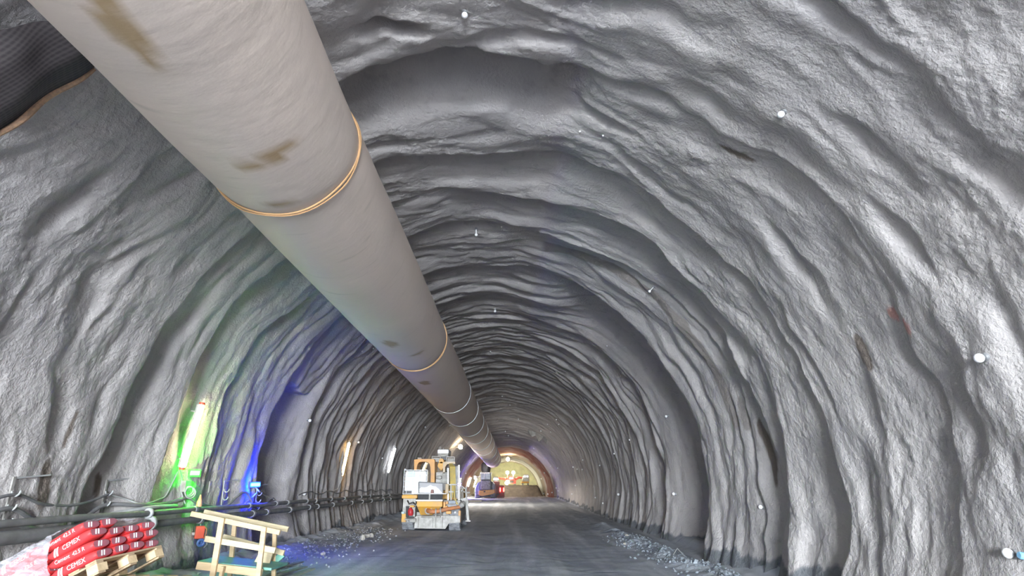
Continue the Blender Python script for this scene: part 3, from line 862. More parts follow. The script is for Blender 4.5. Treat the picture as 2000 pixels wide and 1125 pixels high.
# socket box
p, Y, t, n = wall_hit(376, 1046, .16)
o = empty('socket_box', p, 'orange red power socket box hung on the wall under the pipes', 'socket box')
e1 = Vector((.55, -.83, 0)).normalized(); e2 = Vector((.83, .55, 0)); zz = Vector((0, 0, 1))
def sb(x, z): return p + e2 * x * .0 + Vector((1, 0, 0)) * x + zz * z
mb = MB(); mb.obox(sb(-.02, .03), e2 * .085, zz * .12, e1 * .07); mb.build('case', M['redbox'], o, bevel=.015)
mb = MB(); mb.tube([sb(.08, -.09) + e1 * .05, sb(.1, .0) + e1 * .11, sb(.1, .09) + e1 * .11, sb(.06, .14) + e1 * .05], .012, 8); mb.build('guard', M['orangepipe'], o, True)
mb = MB(); mb.ring(sb(.03, -.16) + e1 * .10, e1, .055, .028, 20, 8); mb.cyl(sb(.03, -.16) + e1 * .0, sb(.03, -.16) + e1 * .06, .07, 18); lab(mb.build('plug_socket', M['bluesock'], o, True), 'blue round socket')
mb = MB(); mb.bar(sb(-.24, .17), sb(-.21, -.2), .02, .03); mb.bar(sb(-.22, -.0), sb(-.04, -.0), .03, .05); mb.build('mounting_strip', M['lsteel'], o)
mb = MB(); mb.bar(sb(-.235, .07), sb(-.22, -.09), .03, .04); lab(mb.build('red_label', M['redbox'], o), 'red strip')
mb = MB(); mb.bar(sb(-.02, .14), p + zz * .55 - Vector((.1, 0, 0)), .015, .015); mb.build('hanger', M['galv'], o)
mb = MB(); mb.tube([sb(.12, .05), sb(.16, -.08), sb(.17, -.2), sb(.12, -.26)], .01, 8); mb.build('lead', M['lcable'], o, True)

# ------------------------------------------------------------------ cement pallet
def cam2world(x, zup, fwd):
    return (CR @ Vector((x, zup, -fwd))).normalized()
ea = cam2world(21, -39, 136); eb0 = cam2world(-84, -45, 0); eb = (eb0 - ea * eb0.dot(ea)).normalized()
ec = ea.cross(eb).normalized()
if ec.z < 0: ec = -ec
A0 = EYE + ray(187, 1093) * 6.3
ROT = Matrix((ea, eb, ec)).transposed().to_4x4()
LA, LB = 1.0, 1.2
def PL(a, b, c): return A0 + ea * a + eb * b + ec * c
pal = empty('pallet', A0, 'tilted wooden pallet under the red cement bags', 'pallet')
def plb(name, a0, a1, b0, b1, c0, c1, mat=None):
    mb = MB(); mb.obox(PL((a0 + a1) / 2, (b0 + b1) / 2, (c0 + c1) / 2), ea * (a1 - a0) / 2, eb * (b1 - b0) / 2, ec * (c1 - c0) / 2)
    return mb.build(name, mat or M['pallet'], pal, bevel=.004)
for k in range(6): plb('deck_board', 0, LA, k * .22 - .0, k * .22 + .14 - .0, -.022, 0)
for a in (0.0, .45, .90): plb('stringer', a, a + .10, 0, LB, -.044, -.022)
for a in (0.0, .43, .86):
    for b in (0.0, .53, 1.06): plb('block', a, a + .14, b, b + .14, -.135, -.044, M['wood'])
for a in (0.0, .45, .90): plb('bottom_board', a, a + .10, 0, LB, -.157, -.135)
# what it leans on: two level pallets below
def plain_pallet(x, y, z, ang, label):
    o = empty('pallet', (x, y, z), label, 'pallet')
    u = Vector((math.cos(ang), math.sin(ang), 0)); w = Vector((-u.y, u.x, 0)); c = Vector((x, y, z))
    def bb(name, a, b, h, da, db, dh):
        mb = MB(); mb.obox(c + u * a + w * b + Vector((0, 0, h)), u * da, w * db, Vector((0, 0, dh))); mb.build(name, M['pallet'], o)
    for k in range(6): bb('deck_board', 0, -.5 + k * .2, .133, .4, .06, .011)
    for k in (-1, 0, 1):
        for j in (-1, 0, 1): bb('block', k * .33, j * .5, .072, .06, .06, .05)
        bb('bottom_board', k * .33, 0, .011, .06, .6, .011)
    return o
ctr = PL(.5, .05, -.157)
yaw_ = math.atan2(ea.y, ea.x)
zb = fz(ctr.x, ctr.y)
low_edge = PL(.5, .30, -.157).z - zb
for k in range(max(1, int(low_edge / .144))):
    q = PL(.5, -.18, -.157)
    plain_pallet(q.x, q.y, zb + .144 * k, yaw_, ['lowest wooden pallet of the stack propping the cement', 'second pallet up in the stack propping the cement', 'third pallet up in the stack propping the cement', 'fourth pallet up propping the cement', 'fifth pallet up propping the cement'][min(k, 4)])

def text_mesh(body, size):
    cu = bpy.data.curves.new('lettering', 'FONT'); cu.body = body; cu.size = size; cu.align_x = 'CENTER'; cu.align_y = 'CENTER'
    cu.resolution_u = 3
    ob = bpy.data.objects.new('lettering', cu); COL.objects.link(ob)
    dg = bpy.context.evaluated_depsgraph_get(); me = bpy.data.meshes.new_from_object(ob.evaluated_get(dg))
    v = [tuple(x.co) for x in me.vertices]; f = [tuple(p.vertices) for p in me.polygons]
    bpy.data.objects.remove(ob); bpy.data.curves.remove(cu); bpy.data.meshes.remove(me)
    return v, f
T_NAME = text_mesh('CEMEX', .075); T_GRADE = text_mesh('Cement  42.5 R', .062)
# bag local axes: x = a (width), y = b (length), z = c (thickness)
BW, BL, BH = .122, .295, .062
def bag_surf(u, v, w):   # u along width, v along length, w thick
    x = BW * u * (1 - .20 * abs(w) ** 3) * (1 - .10 * abs(v) ** 6)
    y = BL * v * (1 - .04 * abs(w) ** 2)
    z = BH * w * (1 - .32 * abs(v) ** 6) * (1 - .22 * abs(u) ** 4)
    return Vector((x, y, z))
def make_bag(kind):
    nu, nv, nw = 6, 14, 6
    vs = []; fs = []; idx = {}
    def vid(i, j, k):
        if (i, j, k) not in idx:
            idx[(i, j, k)] = len(vs); vs.append(bag_surf(2 * i / nu - 1, 2 * j / nv - 1, 2 * k / nw - 1))
        return idx[(i, j, k)]
    for i in range(nu):
        for j in range(nv):
            for k in (0, nw): fs.append((vid(i, j, k), vid(i + 1, j, k), vid(i + 1, j + 1, k), vid(i, j + 1, k)))
    for i in range(nu):
        for k in range(nw):
            for j in (0, nv): fs.append((vid(i, j, k), vid(i + 1, j, k), vid(i + 1, j, k + 1), vid(i, j, k + 1)))
    for j in range(nv):
        for k in range(nw):
            for i in (0, nu): fs.append((vid(i, j, k), vid(i, j + 1, k), vid(i, j + 1, k + 1), vid(i, j, k + 1)))
    mb = MB(); mb.add(vs, fs); root = mb.build('cement_bag', M['bag'], None, True)
    root.data.set_sharp_from_angle(angle=R_(75))
    # printed long side (u=-1) and printed end (v=-1)
    def on_side(tx, ty):   # tx runs along -y (reading left to right when seen from outside), ty along z
        v = -tx / BL; w = ty / BH
        p = bag_surf(-1, v, w); return Vector((p.x - .006, -tx, ty))
    mb = MB()
    tv, tf = (T_NAME if kind == 0 else T_GRADE)
    sh = -.06 if kind == 0 else 0
    mb.add([on_side(x + (.05 if kind == 0 else 0), y) for x, y, _ in tv], tf)
    mb.build('lettering', M['print'], root); mb = MB()
    if kind == 0:
        for k in range(2):
            x0 = -.15 - .035 * k + .0
            st_ = [(x0 - .014 + .024 * t_, -.046 + .092 * t_) for t_ in np.linspace(0, 1, 7)]
            mb.add([on_side(a, b) for a, b in st_] + [on_side(a + .024, b) for a, b in st_], [(t_, 7 + t_, 8 + t_, t_ + 1) for t_ in range(6)])
        mb.build('logo', M['print'], root)
    n = 6; vs = []; fs = []
    for i in range(n + 1):
        for k in range(n + 1):
            p = bag_surf(.94 * (2 * i / n - 1), -1, .94 * (2 * k / n - 1)); vs.append(p + Vector((0, -.003, 0)))
    for i in range(n):
        for k in range(n): fs.append((i * (n + 1) + k, (i + 1) * (n + 1) + k, (i + 1) * (n + 1) + k + 1, i * (n + 1) + k + 1))
    mb = MB(); mb.add(vs, fs); e = mb.build('folded_end', M['bagend'], root, True); lab(e, 'dusty folded end with shade in its colour')
    mb = MB()
    for k in range(2):
        x0 = -.045 + .034 * k
        q = [(x0 - .010, -.030), (x0 + .010, -.030), (x0 + .026, .030), (x0 + .006, .030)]
        mb.add([Vector((x, -BL * .97 - .012, z)) for x, z in q], [(0, 1, 2, 3)])
    mb.build('end_mark', M['print'], e)
    return root
bag_a = make_bag(0); bag_b = make_bag(1)
bags_first = {0: True, 1: True}
TH_ = .118
colname = ['near corner column', 'second column from near corner', 'third column from near corner', 'far corner column']
layname = ['bottom layer', 'second layer', 'third layer', 'top layer']
for l in range(4):
    for r in range(2):
        for c in range(4):
            if l == 3 and (c > 2 or (c == 2 and r == 0)): continue
            kind = (l + r) % 2
            src = bag_a if kind == 0 else bag_b
            o = src if bags_first[kind] else copy_tree(src)
            bags_first[kind] = False
            jx, jy = random.uniform(-.012, .012), random.uniform(-.02, .02)
            pos = PL(.125 + .25 * c + jx, .30 + .6 * r + jy, .064 + TH_ * l)
            if l == 3: pos = pos + eb * .06
            o.matrix_world = Matrix.Translation(pos) @ ROT @ Euler((random.uniform(-.05, .05), random.uniform(-.04, .04), random.uniform(-.04, .04))).to_matrix().to_4x4()
            if r == 0: lb_ = 'red cement bag with its end showing, %s, %s' % (layname[l], colname[c])
            else: lb_ = 'red cement bag under film in the rear row, %s, %s' % (layname[l], colname[c].replace('from near corner', 'inward'))
            tag(o, lb_, 'cement bag', 'red cement bags on the tilted pallet')
# clear film over the load
def film():
    H = TH_ * 4 + .05
    path = [(-.035, .02), (-.05, .12), (-.05, .24), (-.045, .36), (-.03, H - .04), (.03, H), (.25, H + .02), (.48, H + .01), (.65, H - .06), (.80, H - .12), (1.02, H - .13)]
    # resample
    pts = []
    for (a, c), (a2, c2) in zip(path[:-1], path[1:]):
        for k in range(6): pts.append((a + (a2 - a) * k / 6, c + (c2 - c) * k / 6))
    pts.append(path[-1])
    nb = 46; VV = np.zeros((len(pts), nb, 3))
    o0 = PL(0, 0, 0)
    for i, (a, c) in enumerate(pts):
        f = i / (len(pts) - 1)
        b0 = .52 - .18 * f if f < .45 else max(.02, .44 - .95 * (f - .45)) 
        b0 += .04 * math.sin(9 * f)
        for j in range(nb):
            b = b0 + (1.28 - b0) * j / (nb - 1)
            wv = .018 * float(noise(b * 5, f * 14, 130)) + .012 * float(noise(b * 13, f * 25, 131))
            VV[i, j] = PL(a - wv * (f < .5), b, c + wv) - Vector((0, 0, 0))
    o = grid_mesh('plastic_film', VV, M['film'])
    tag(o, 'wrinkled clear plastic film draped over the red cement bags', 'plastic film')
film()

# ------------------------------------------------------------------ timber stand
st = empty('timber_stand', at(470, 1080, 9.6), 'rough pine trestle of posts and rails standing by the wall pipes', 'timber stand')
YF, YB = 9.55, 10.35
def pbar(name, a, b, Y, w, h, mat='wood', ext0=0, ext1=0):
    p, q = at(*a, Y), at(*b, Y); d = (q - p).normalized()
    p = p - d * ext0; q = q + d * ext1
    mb = MB(); mb.bar(p, q, w, h, (0, 0, 1) if abs(d.z) < .8 else (0, -1, 0)); return mb.build(name, M[mat], st, bevel=.004)
fl = .02
def post(name, top, foot, Y, w, dpt):
    p = at(*top, Y); q = at(*foot, Y); d = q - p; q = p + d * ((p.z - fz(q.x, Y) + .01) / (p.z - q.z))
    mb = MB(); mb.bar(p, q, dpt, w, (1, 0, 0)); return mb.build(name, M['wood'], st, bevel=.004)
post('post', (434, 1012), (417, 1115), YF, .085, .05)
post('post', (516, 1030), (506, 1113), YF, .075, .05)
post('post', (459, 1020), (451, 1100), YB, .07, .05)
post('post', (537, 1036), (535, 1105), YB, .065, .05)
pbar('top_rail', (374, 1003), (547, 1040), YF + .05, .05, .075)
pbar('top_rail', (399, 1000), (563, 1034), YB - .05, .05, .085, 'woodg')
pbar('middle_rail', (401, 1052), (538, 1075), YF + .05, .045, .085, 'woodg')
pbar('middle_rail', (436, 1048), (555, 1080), YB - .05, .045, .085, 'woodg')
pbar('deck_edge', (385, 1104), (512, 1119), YF + .05, .05, .11)
a_, b_ = at(386, 1098, YF + .1), at(530, 1112, YF + .1)
d_ = (b_ - a_).normalized(); mb = MB(); mb.obox((a_ + b_) / 2 + Vector((0, .33, -.0)), d_ * (b_ - a_).length / 2, (0, .33, 0), (0, 0, .018))
lab(mb.build('deck_board', M['tarp'], st), 'green painted deck')
pbar('short_brace', (436, 1106), (430, 1135), YF - .03, .05, .07)
p = at(530, 1075, YB - .1); q = at(497, 1104, YB - .2)
mb = MB(); mb.prism([(p.x - .12, p.z), (p.x + .10, p.z - .02), (p.x + .06, q.z), (q.x, q.z)], YB - .28, YB - .24); mb.build('gusset_panel', M['woodg'], st)
p = at(553, 1082, YB); q = at(534, 1098, YB)
mb = MB(); mb.bar(p, q, .04, .10); mb.build('diagonal_brace', M['tarp'], st)
# planks on the ground
for k, (a, b, lb_) in enumerate([((520, 1112), (588, 1096), 'green tinted plank lying closest to the trestle foot'), ((528, 1120), (596, 1104), 'green tinted plank lying second from the trestle'),
                                 ((545, 1128), (610, 1108), 'green tinted plank lying third from the trestle'), ((505, 1120), (560, 1098), 'green tinted plank leaning on the others by the trestle')]):
    p = on_z(*a, .06 + .035 * k); q = on_z(*b, .06 + .035 * k); p.z = fz(p.x, p.y) + .03 + .02 * k; q.z = fz(q.x, q.y) + .05 + .03 * k
    mb = MB(); mb.bar(p, q, .13, .03); tag(mb.build('plank', surf_mat('weathered_plank', (.25, .27, .22), (.14, .16, .14), .85, 0, 5), None, bevel=.003), lb_, 'plank', 'planks on the mud by the trestle')
# loose timber near the pallet
p = on_z(308, 1117, .05); p = at(308, 1117, 8.3)
mb = MB(); zb_ = fz(p.x, p.y); mb.bar((p.x - .13, p.y, zb_ + .24), (p.x + .13, p.y + .12, zb_ + .24), .11, .09)
for dx in (-.06, .07): mb.bar((p.x + dx, p.y + .05, zb_ - .01), (p.x + dx, p.y + .05, zb_ + .2), .09, .08, (1, 0, 0))
tag(mb.build('timber_offcut', M['wood'], None, bevel=.004), 'nailed pine offcut standing on the mud between pallet and trestle', 'timber')

# stones
def stone(x, y, r, label, seed, group):
    mb = MB(); mb.ball((0, 0, 0), 1, 9, 6, (1, .8, .6))
    for v in mb.v:
        f = 1 + .22 * math.sin(3.1 * v.x + seed) + .2 * math.sin(4.3 * v.y + 2 * seed) + .15 * math.sin(5 * v.z + seed * 3)
        v *= f * r
    o = mb.build('stone', M['stone'], None); o.location = (x, y, fz(x, y) + r * .35); o.rotation_euler = (0, 0, seed); o.scale = (.55, .55, .55)
    tag(o, label, 'stone', group)
for k, (px, py, r, lb_) in enumerate([(708, 1045, .20, 'pale stone first of the row by the wall behind the machine'), (716, 1042, .18, 'pale stone second of the row by the wall behind the machine'),
       (724, 1040, .17, 'pale stone third of the row by the wall behind the machine'), (632, 1073, .12, 'pale flat stone at the wall foot beyond the trestle'),
       (1224, 1045, .10, 'pale stone at the roadway edge beside the dark groove'), (1220, 1056, .08, 'pale stone just nearer than the one by the groove')]):
    p = on_z(px, py, .15); stone(p.x, p.y, r, lb_, k + 1.3, 'pale stones at the roadway edges')
# rubble scattered along the right verge
mb = MB(); rr = random.Random(4)
for k in range(900):
    y = rr.uniform(8.5, 21); x = rr.gauss(3.75 + .25 * float(noise(y / 3, 0.0, 95)), .33)
    if x > 4.5: continue
    r = rr.uniform(.012, .05) * (1 if rr.random() < .9 else 1.6)
    a = rr.uniform(0, 3); c = Vector((x, y, fz(x, y) + r * .3))
    ux = Vector((math.cos(a), math.sin(a), rr.uniform(-.5, .5))) * r; uy = Vector((-math.sin(a), math.cos(a), rr.uniform(-.5, .5))) * r * rr.uniform(.5, 1); uz = Vector((rr.uniform(-.3, .3), 0, 1)) * r * .6
    mb.add([c + ux, c - ux, c + uy, c - uy, c + uz, c - uz], [(0, 2, 4), (2, 1, 4), (1, 3, 4), (3, 0, 4), (2, 0, 5), (1, 2, 5), (3, 1, 5), (0, 3, 5)])
tag(mb.build('crushed_rubble', M['rubble'], None), 'crushed pale rubble heaped along the roadway verge', 'rubble', kind='stuff')
mb = MB()
for k in range(700):
    y = rr.uniform(9.5, 24); x = rr.gauss(-5.3, .5)
    if x < -6.2: continue
    r = rr.uniform(.012, .05); a = rr.uniform(0, 3); c = Vector((x, y, fz(x, y) + r * .3))
    ux = Vector((math.cos(a), math.sin(a), rr.uniform(-.5, .5))) * r; uy = Vector((-math.sin(a), math.cos(a), rr.uniform(-.5, .5))) * r * rr.uniform(.5, 1); uz = Vector((rr.uniform(-.3, .3), 0, 1)) * r * .6
    mb.add([c + ux, c - ux, c + uy, c - uy, c + uz, c - uz], [(0, 2, 4), (2, 1, 4), (1, 3, 4), (3, 0, 4), (2, 0, 5), (1, 2, 5), (3, 1, 5), (0, 3, 5)])
tag(mb.build('crushed_rubble', M['floor'], None), 'dark loose debris along the wall foot between trestle and machine', 'rubble', kind='stuff')
# bent wires at the right wall foot
pts = [on_z(1312, 1082, .10), on_z(1323, 1071, .25), on_z(1337, 1077, .15)]
mb = MB(); mb.tube([Vector((pts[0].x, pts[0].y, fz(pts[0].x, pts[0].y))), pts[1], Vector((pts[2].x, pts[2].y, max(.03, fz(pts[2].x, pts[2].y))))], .012, 6)
tag(mb.build('bent_wire', M['lcable'], None), 'bent pale wire sticking up from the mud at the wall foot', 'wire')

# ------------------------------------------------------------------ the yellow machine
YM = 23.2
mc = empty('shotcrete_machine', (at(845, 1037, YM).x, YM, fz(at(845, 1037, YM).x, YM)), 'mud splashed yellow concrete spraying machine parked at the wall seen from behind', 'machine')
def rx(x0, y0, x1, y1, Y):
    xm, ym = (x0 + x1) / 2, (y0 + y1) / 2
    return at(x0, ym, Y).x, at(x1, ym, Y).x, at(xm, y1, Y).z, at(xm, y0, Y).z
def pb(name, x0, y0, x1, y1, dY, dep, mat, parent=None, label=None, b=.02, smooth=False):
    X0, X1, Z0, Z1 = rx(x0, y0, x1, y1, YM + dY)
    mb = MB(); mb.cbox(X0, YM + dY, Z0, X1, YM + dY + dep, Z1, b)
    o = mb.build(name, M[mat] if isinstance(mat, str) else mat, parent or mc)
    if label: lab(o, label)
    return o
def pp(px, py, dY): return at(px, py, YM + dY)
# wheels
def wheel(x0, x1, ytop, ybot, dY, par, Y0, mat='tyre'):
    X0, X1, Z0, Z1 = rx(x0, ytop, x1, ybot, Y0 + dY)
    zg = fz((X0 + X1) / 2, Y0 + dY); r = max(.42, (Z1 - zg) * .62)
    return X0, X1, zg, r
def tyre(x0, x1, yc, zg, r, par):
    mb = MB(); c = Vector(((x0 + x1) / 2, yc, zg + r)); w = (x1 - x0)
    mb.tube([c + Vector((-w / 2, 0, 0)), c + Vector((-w * .42, 0, 0)), c + Vector((w * .42, 0, 0)), c + Vector((w / 2, 0, 0))], [r * .82, r * .98, r * .98, r * .82], 32)
    for k in range(22):
        a = 2 * math.pi * k / 22
        for s in (-1, 1):
            e = Vector((0, math.cos(a), math.sin(a))); e2_ = Vector((0, math.cos(a + .16), math.sin(a + .16)))
            mb.bar(c + e * r * .985 + Vector((s * w * .04, 0, 0)), c + e2_ * r * .985 + Vector((s * w * .46, 0, 0)), .07, .05, e)
    o = mb.build('wheel', M['tyre'], par)
    mb = MB(); mb.tube([c + Vector((-w / 2 - .02, 0, 0)), c + Vector((w / 2 + .02, 0, 0))], r * .5, 20); mb.build('hub', M['gsteel'], o)
    return o
for a, b in ((786, 809), (877, 899)):
    x0, x1 = at(a, 1030, YM + .3).x, at(b, 1030, YM + .3).x
    for yy in (YM + .45, YM + 3.6): tyre(x0, x1, yy, fz((x0 + x1) / 2, yy) - .01, .47, mc)
pb('chassis', 806, 1000, 898, 1022, .45, 4.4, 'gsteel')
X0, X1, Z0, Z1 = rx(812, 1006, 899, 1033, YM)
def PXZ(lst, Y): return [(at(x, y, Y).x, at(x, y, Y).z) for x, y in lst]
mb = MB(); mb.prism(PXZ([(809, 1032), (870, 1033), (877, 1022), (899, 1021), (899, 1007), (814, 1007), (811, 1010)], YM), YM - .05, YM + .12); mb.build('rear_apron', M['lsteel'], mc, bevel=.012)
for x in (816, 844, 850, 863):
    pb('apron_rib', x, 1010, x + 1.6, 1031, -.085, .05, 'gsteel')
pb('bumper_ledge', 822, 1008, 860, 1011, -.22, .25, 'gsteel')
# left column
pb('left_cabinet', 786, 972, 811, 1021, .0, 1.5, 'lsteel')
pb('cabinet_top', 784.5, 966.5, 815, 974, -.06, 1.6, 'ysteel', b=.03)
pb('corner_post', 784, 1003, 793, 1020, -.05, .1, 'ysteel')
pb('bracket', 800, 1014, 812, 1020, -.16, .2, 'lsteel'); pb('bracket', 790, 1013, 812, 1016, -.22, .25, 'gsteel')
pb('tail_lamp', 783.5, 999, 790, 1004, -.08, .1, surf_mat('clear_lens', (.35, .50, .52), (.5, .6, .6), .3, 0, 8))
o = empty('fire_extinguisher', (0, 0, 0))
bpy.data.objects.remove(o)
p0, p1 = pp(802, 1007, -.18), pp(802, 993, -.18)
mb = MB(); mb.tube([p0, p0 + Vector((0, 0, .05)), p1 - Vector((0, 0, .07)), p1, p1 + Vector((0, 0, .03))], [.07, .105, .105, .06, .03], 18); ex = mb.build('red_tank', M['red'], mc, True); lab(ex, 'glossy red cylinder')
mb = MB(); mb.bar(p0 + Vector((-.14, .1, -.05)), p1 + Vector((-.14, .1, .08)), .05, .12); mb.bar(p0 + Vector((-.14, 0, -.06)), p0 + Vector((.13, 0, -.06)), .12, .05); mb.build('tank_cradle', M['rubber'], mc)
pb('bracket', 800, 987, 809, 991, -.2, .25, 'ysteel'); pb('bracket', 803, 984, 815, 988, -.1, .2, 'gsteel')
mb = MB(); mb.tube([pp(796, 978, -.05), pp(799, 984, -.2), pp(806, 981, -.2), pp(812, 986, -.1)], .03, 8); mb.build('control_hose', M['dsteel'], mc, True)
# hopper
mb = MB(); a = PXZ([(814, 990), (864, 990), (864, 979), (814, 979)], YM - .3)
mb.prism(a, YM - .3, YM + .9); hp = mb.build('hopper', M['ysteel'], mc, bevel=.015)
mb = MB(); t0 = [at(x, y, YM - .28) for x, y in ((815, 990), (862, 990))]; zlow = at(836, 1006, YM - .1).z
x0, x1 = t0[0].x, t0[1].x; zt = t0[0].z; xm = at(836, 1000, YM).x
vs = [(x0, YM - .28, zt), (x1, YM - .28, zt), (x1, YM + .85, zt), (x0, YM + .85, zt), (xm - .28, YM + .0, zlow), (xm + .16, YM + .0, zlow), (xm + .16, YM + .5, zlow), (xm - .28, YM + .5, zlow)]
mb.add(vs, [(0, 1, 5, 4), (1, 2, 6, 5), (2, 3, 7, 6), (3, 0, 4, 7), (4, 5, 6, 7), (3, 2, 1, 0)]); mb.build('funnel', M['ysteel'], hp)
pb('rim', 811, 975.6, 865, 979.4, -.36, 1.3, 'galv', hp)
for a, b in ((816, 837.5), (840.5, 865)):
    mb = MB(); mb.prism(PXZ([(a + .5, 976), (b - (1.5 if b > 850 else 0), 976), (b, 965), (a, 965)], YM - .3), YM - .3, YM - .26); lab(mb.build('rubber_flap', M['rubber'], hp), 'black rubber flap')
pb('flap_divider', 837.2, 964, 840.6, 976, -.34, .06, 'lsteel', hp)
pb('rim_bar', 808, 963.5, 872, 965.2, -.36, .06, 'galv', hp)
# splash guard
g = empty('splash_guard', pp(842, 953, -.2)); g.parent = mc; g.location = pp(842, 953, -.2) - mc.location
for a, b in (((818, 941.5), (865, 944)), ((865, 944), (865, 964)), ((818, 941.5), (818.3, 963)), ((818.3, 963.2), (865, 964))):
    mb = MB(); mb.bar(pp(*a, -.2), pp(*b, -.2), .03, .03); mb.build('frame_bar', M['dsteel'], g)
mb = MB(); mb.prism(PXZ([(818.5, 942), (864.6, 944.2), (864.6, 963.6), (818.7, 963)], YM - .19), YM - .19, YM - .175); mb.build('sheet', surf_mat('grey_guard_sheet', (.50, .49, .50), (.44, .43, .44), .6, 0, 2), g)
mb = MB(); mb.prism(PXZ([(819, 962.5), (819, 955), (823, 951.5), (829, 952), (834, 951), (838, 948.5), (841, 946.8), (845, 949.5), (851, 950), (857, 955), (862, 961), (863.5, 963.2)], YM - .21), YM - .215, YM - .19); lab(mb.build('splatter', M['white'], g), 'white splatter')
mb = MB(); q = pp(844.3, 961, -.3); mb.tube([q - Vector((0, 0, .06)), q + Vector((0, 0, .03)), q + Vector((0, 0, .09))], [.06, .06, .045], 12); mb.build('canister', surf_mat('brown_can', (.36, .20, .18), (.25, .14, .12), .5, 0, 6), mc, True)
# delivery pipe
dp = empty('delivery_pipe', pp(850, 998, -.3)); dp.parent = mc; dp.location = pp(850, 998, -.3) - mc.location
mb = MB(); pts = [pp(836, 995, .0), pp(836.5, 998, -.28), pp(842, 999.4, -.42), pp(850, 999, -.42), pp(860, 997.5, -.40), pp(872, 994.5, -.36), pp(885, 992.3, -.3), pp(898, 990, -.22)]
mb.tube(pts, [.085, .085, .08, .078, .074, .07, .066, .062], 16); mb.build('pipe_run', M['orangepipe'], dp, True)
for (x, y, dy, ax, R) in [(837, 997, -.2, (0.1, -1, 0), .12), (861, 997.3, -.4, (1, 0, .12), .10), (851.5, 999, -.42, (1, 0, .02), .085)]:
    mb = MB(); mb.ring(pp(x, y, dy), ax, R, .03, 22, 8); mb.build('pipe_flange', M['lsteel'], dp, True)
mb = MB(); q = pp(850, 1004, -.42); mb.bar(pp(851.5, 1001, -.42), pp(851, 1009, -.38), .05, .05, (1, 0, 0)); mb.build('pipe_prop', M['gsteel'], dp)
mb = MB(); mb.tube([pp(898, 990, -.22), pp(902, 986, -.2), pp(905.5, 982, -.1)], [.075, .12, .09], 14); mb.build('hose_coupling', M['gsteel'], dp, True)
# right side body
pb('right_cabinet', 865, 977, 899, 1008, .15, 3.8, 'gsteel'); pb('corner_post', 895, 997, 899.5, 1021, -.04, .12, 'osteel'); pb('panel', 887, 1000, 896, 1012, .02, .2, 'lsteel')
pb('panel', 874, 978, 890, 984, .02, .3, surf_mat('blue_grey_panel', (.36, .40, .46), (.30, .32, .36), .6, 0, 6)); pb('panel', 874, 986, 892, 992, .05, .3, surf_mat('pale_blue_panel', (.46, .50, .56), (.38, .40, .44), .6, 0, 6))
for x0, y0, x1, y1 in ((865.5, 980, 870, 992), (870.5, 979, 875, 985), (869, 988, 874, 993), (871, 998, 881, 1004)): pb('valve_bracket', x0, y0, x1, y1, -.18, .3, 'osteel')
mb = MB(); mb.tube([pp(889, 999, -.05), pp(889, 1002.5, -.05)], .05, 12); mb.build('filler_cap', M['white'], mc, True)
pb('main_body', 809, 955, 894, 1006, 1.25, 3.9, 'ysteel')
pb('engine_housing', 851, 922, 875, 958, .9, 2.5, 'lsteel'); pb('engine_cover', 851, 929, 863, 936, .8, .3, 'gsteel', b=.05); pb('panel', 863, 924, 874.5, 945, .85, .2, 'gsteel')
pb('beige_post', 869.5, 945, 876, 965, .3, .25, surf_mat('beige_paint', (.62, .48, .30), (.5, .4, .28), .6, 0, 6))
# yellow arched cab frame
fr = []
out_ = [(809, 966), (809, 896.5), (849, 896.5), (849, 966), (842.5, 966)]
arch = [(840.5, 945), (841.5, 925), (840.5, 912), (838.5, 905), (835, 902.3), (828, 901.7), (820, 902.4), (816.5, 905), (814.5, 911), (814, 925), (814, 966)]
mb = MB(); poly = PXZ([(809, 966), (809, 896.5), (849, 896.5), (849, 966)], YM + 1.0)
inner = PXZ([(842.5, 966)] + arch, YM + 1.0)
# build as strip between outer and inner rails
outer_s = PXZ([(849, 966), (849, 945), (849, 925), (849, 912), (849, 900), (847, 896.5), (835, 896.5), (828, 896.5), (818, 896.5), (809, 898), (809, 906), (809, 925), (809, 966)], YM + 1.0)
inner_s = PXZ([(841.8, 966), (841, 945), (841.5, 925), (840.5, 912), (839, 906), (836.5, 903), (832, 901.9), (826, 901.7), (819, 902.6), (816, 906), (814.3, 912), (814, 925), (814, 966)], YM + 1.0)
m_ = len(outer_s); vs = []
for y in (YM + .98, YM + 1.9):
    vs += [(x, y, z) for x, z in outer_s] + [(x, y, z) for x, z in inner_s]
fs = []
for i in range(m_ - 1):
    a, b, c, d = i, i + 1, m_ + i + 1, m_ + i
    fs += [(a, b, c, d), (a + 2 * m_, d + 2 * m_, c + 2 * m_, b + 2 * m_), (a, a + 2 * m_, b + 2 * m_, b), (d, c, c + 2 * m_, d + 2 * m_)]
mb.add(vs, fs); mb.build('arched_frame', M['osteel'], mc)
pb('frame_light', 815, 893.5, 824, 896.8, 1.2, .2, 'gsteel')
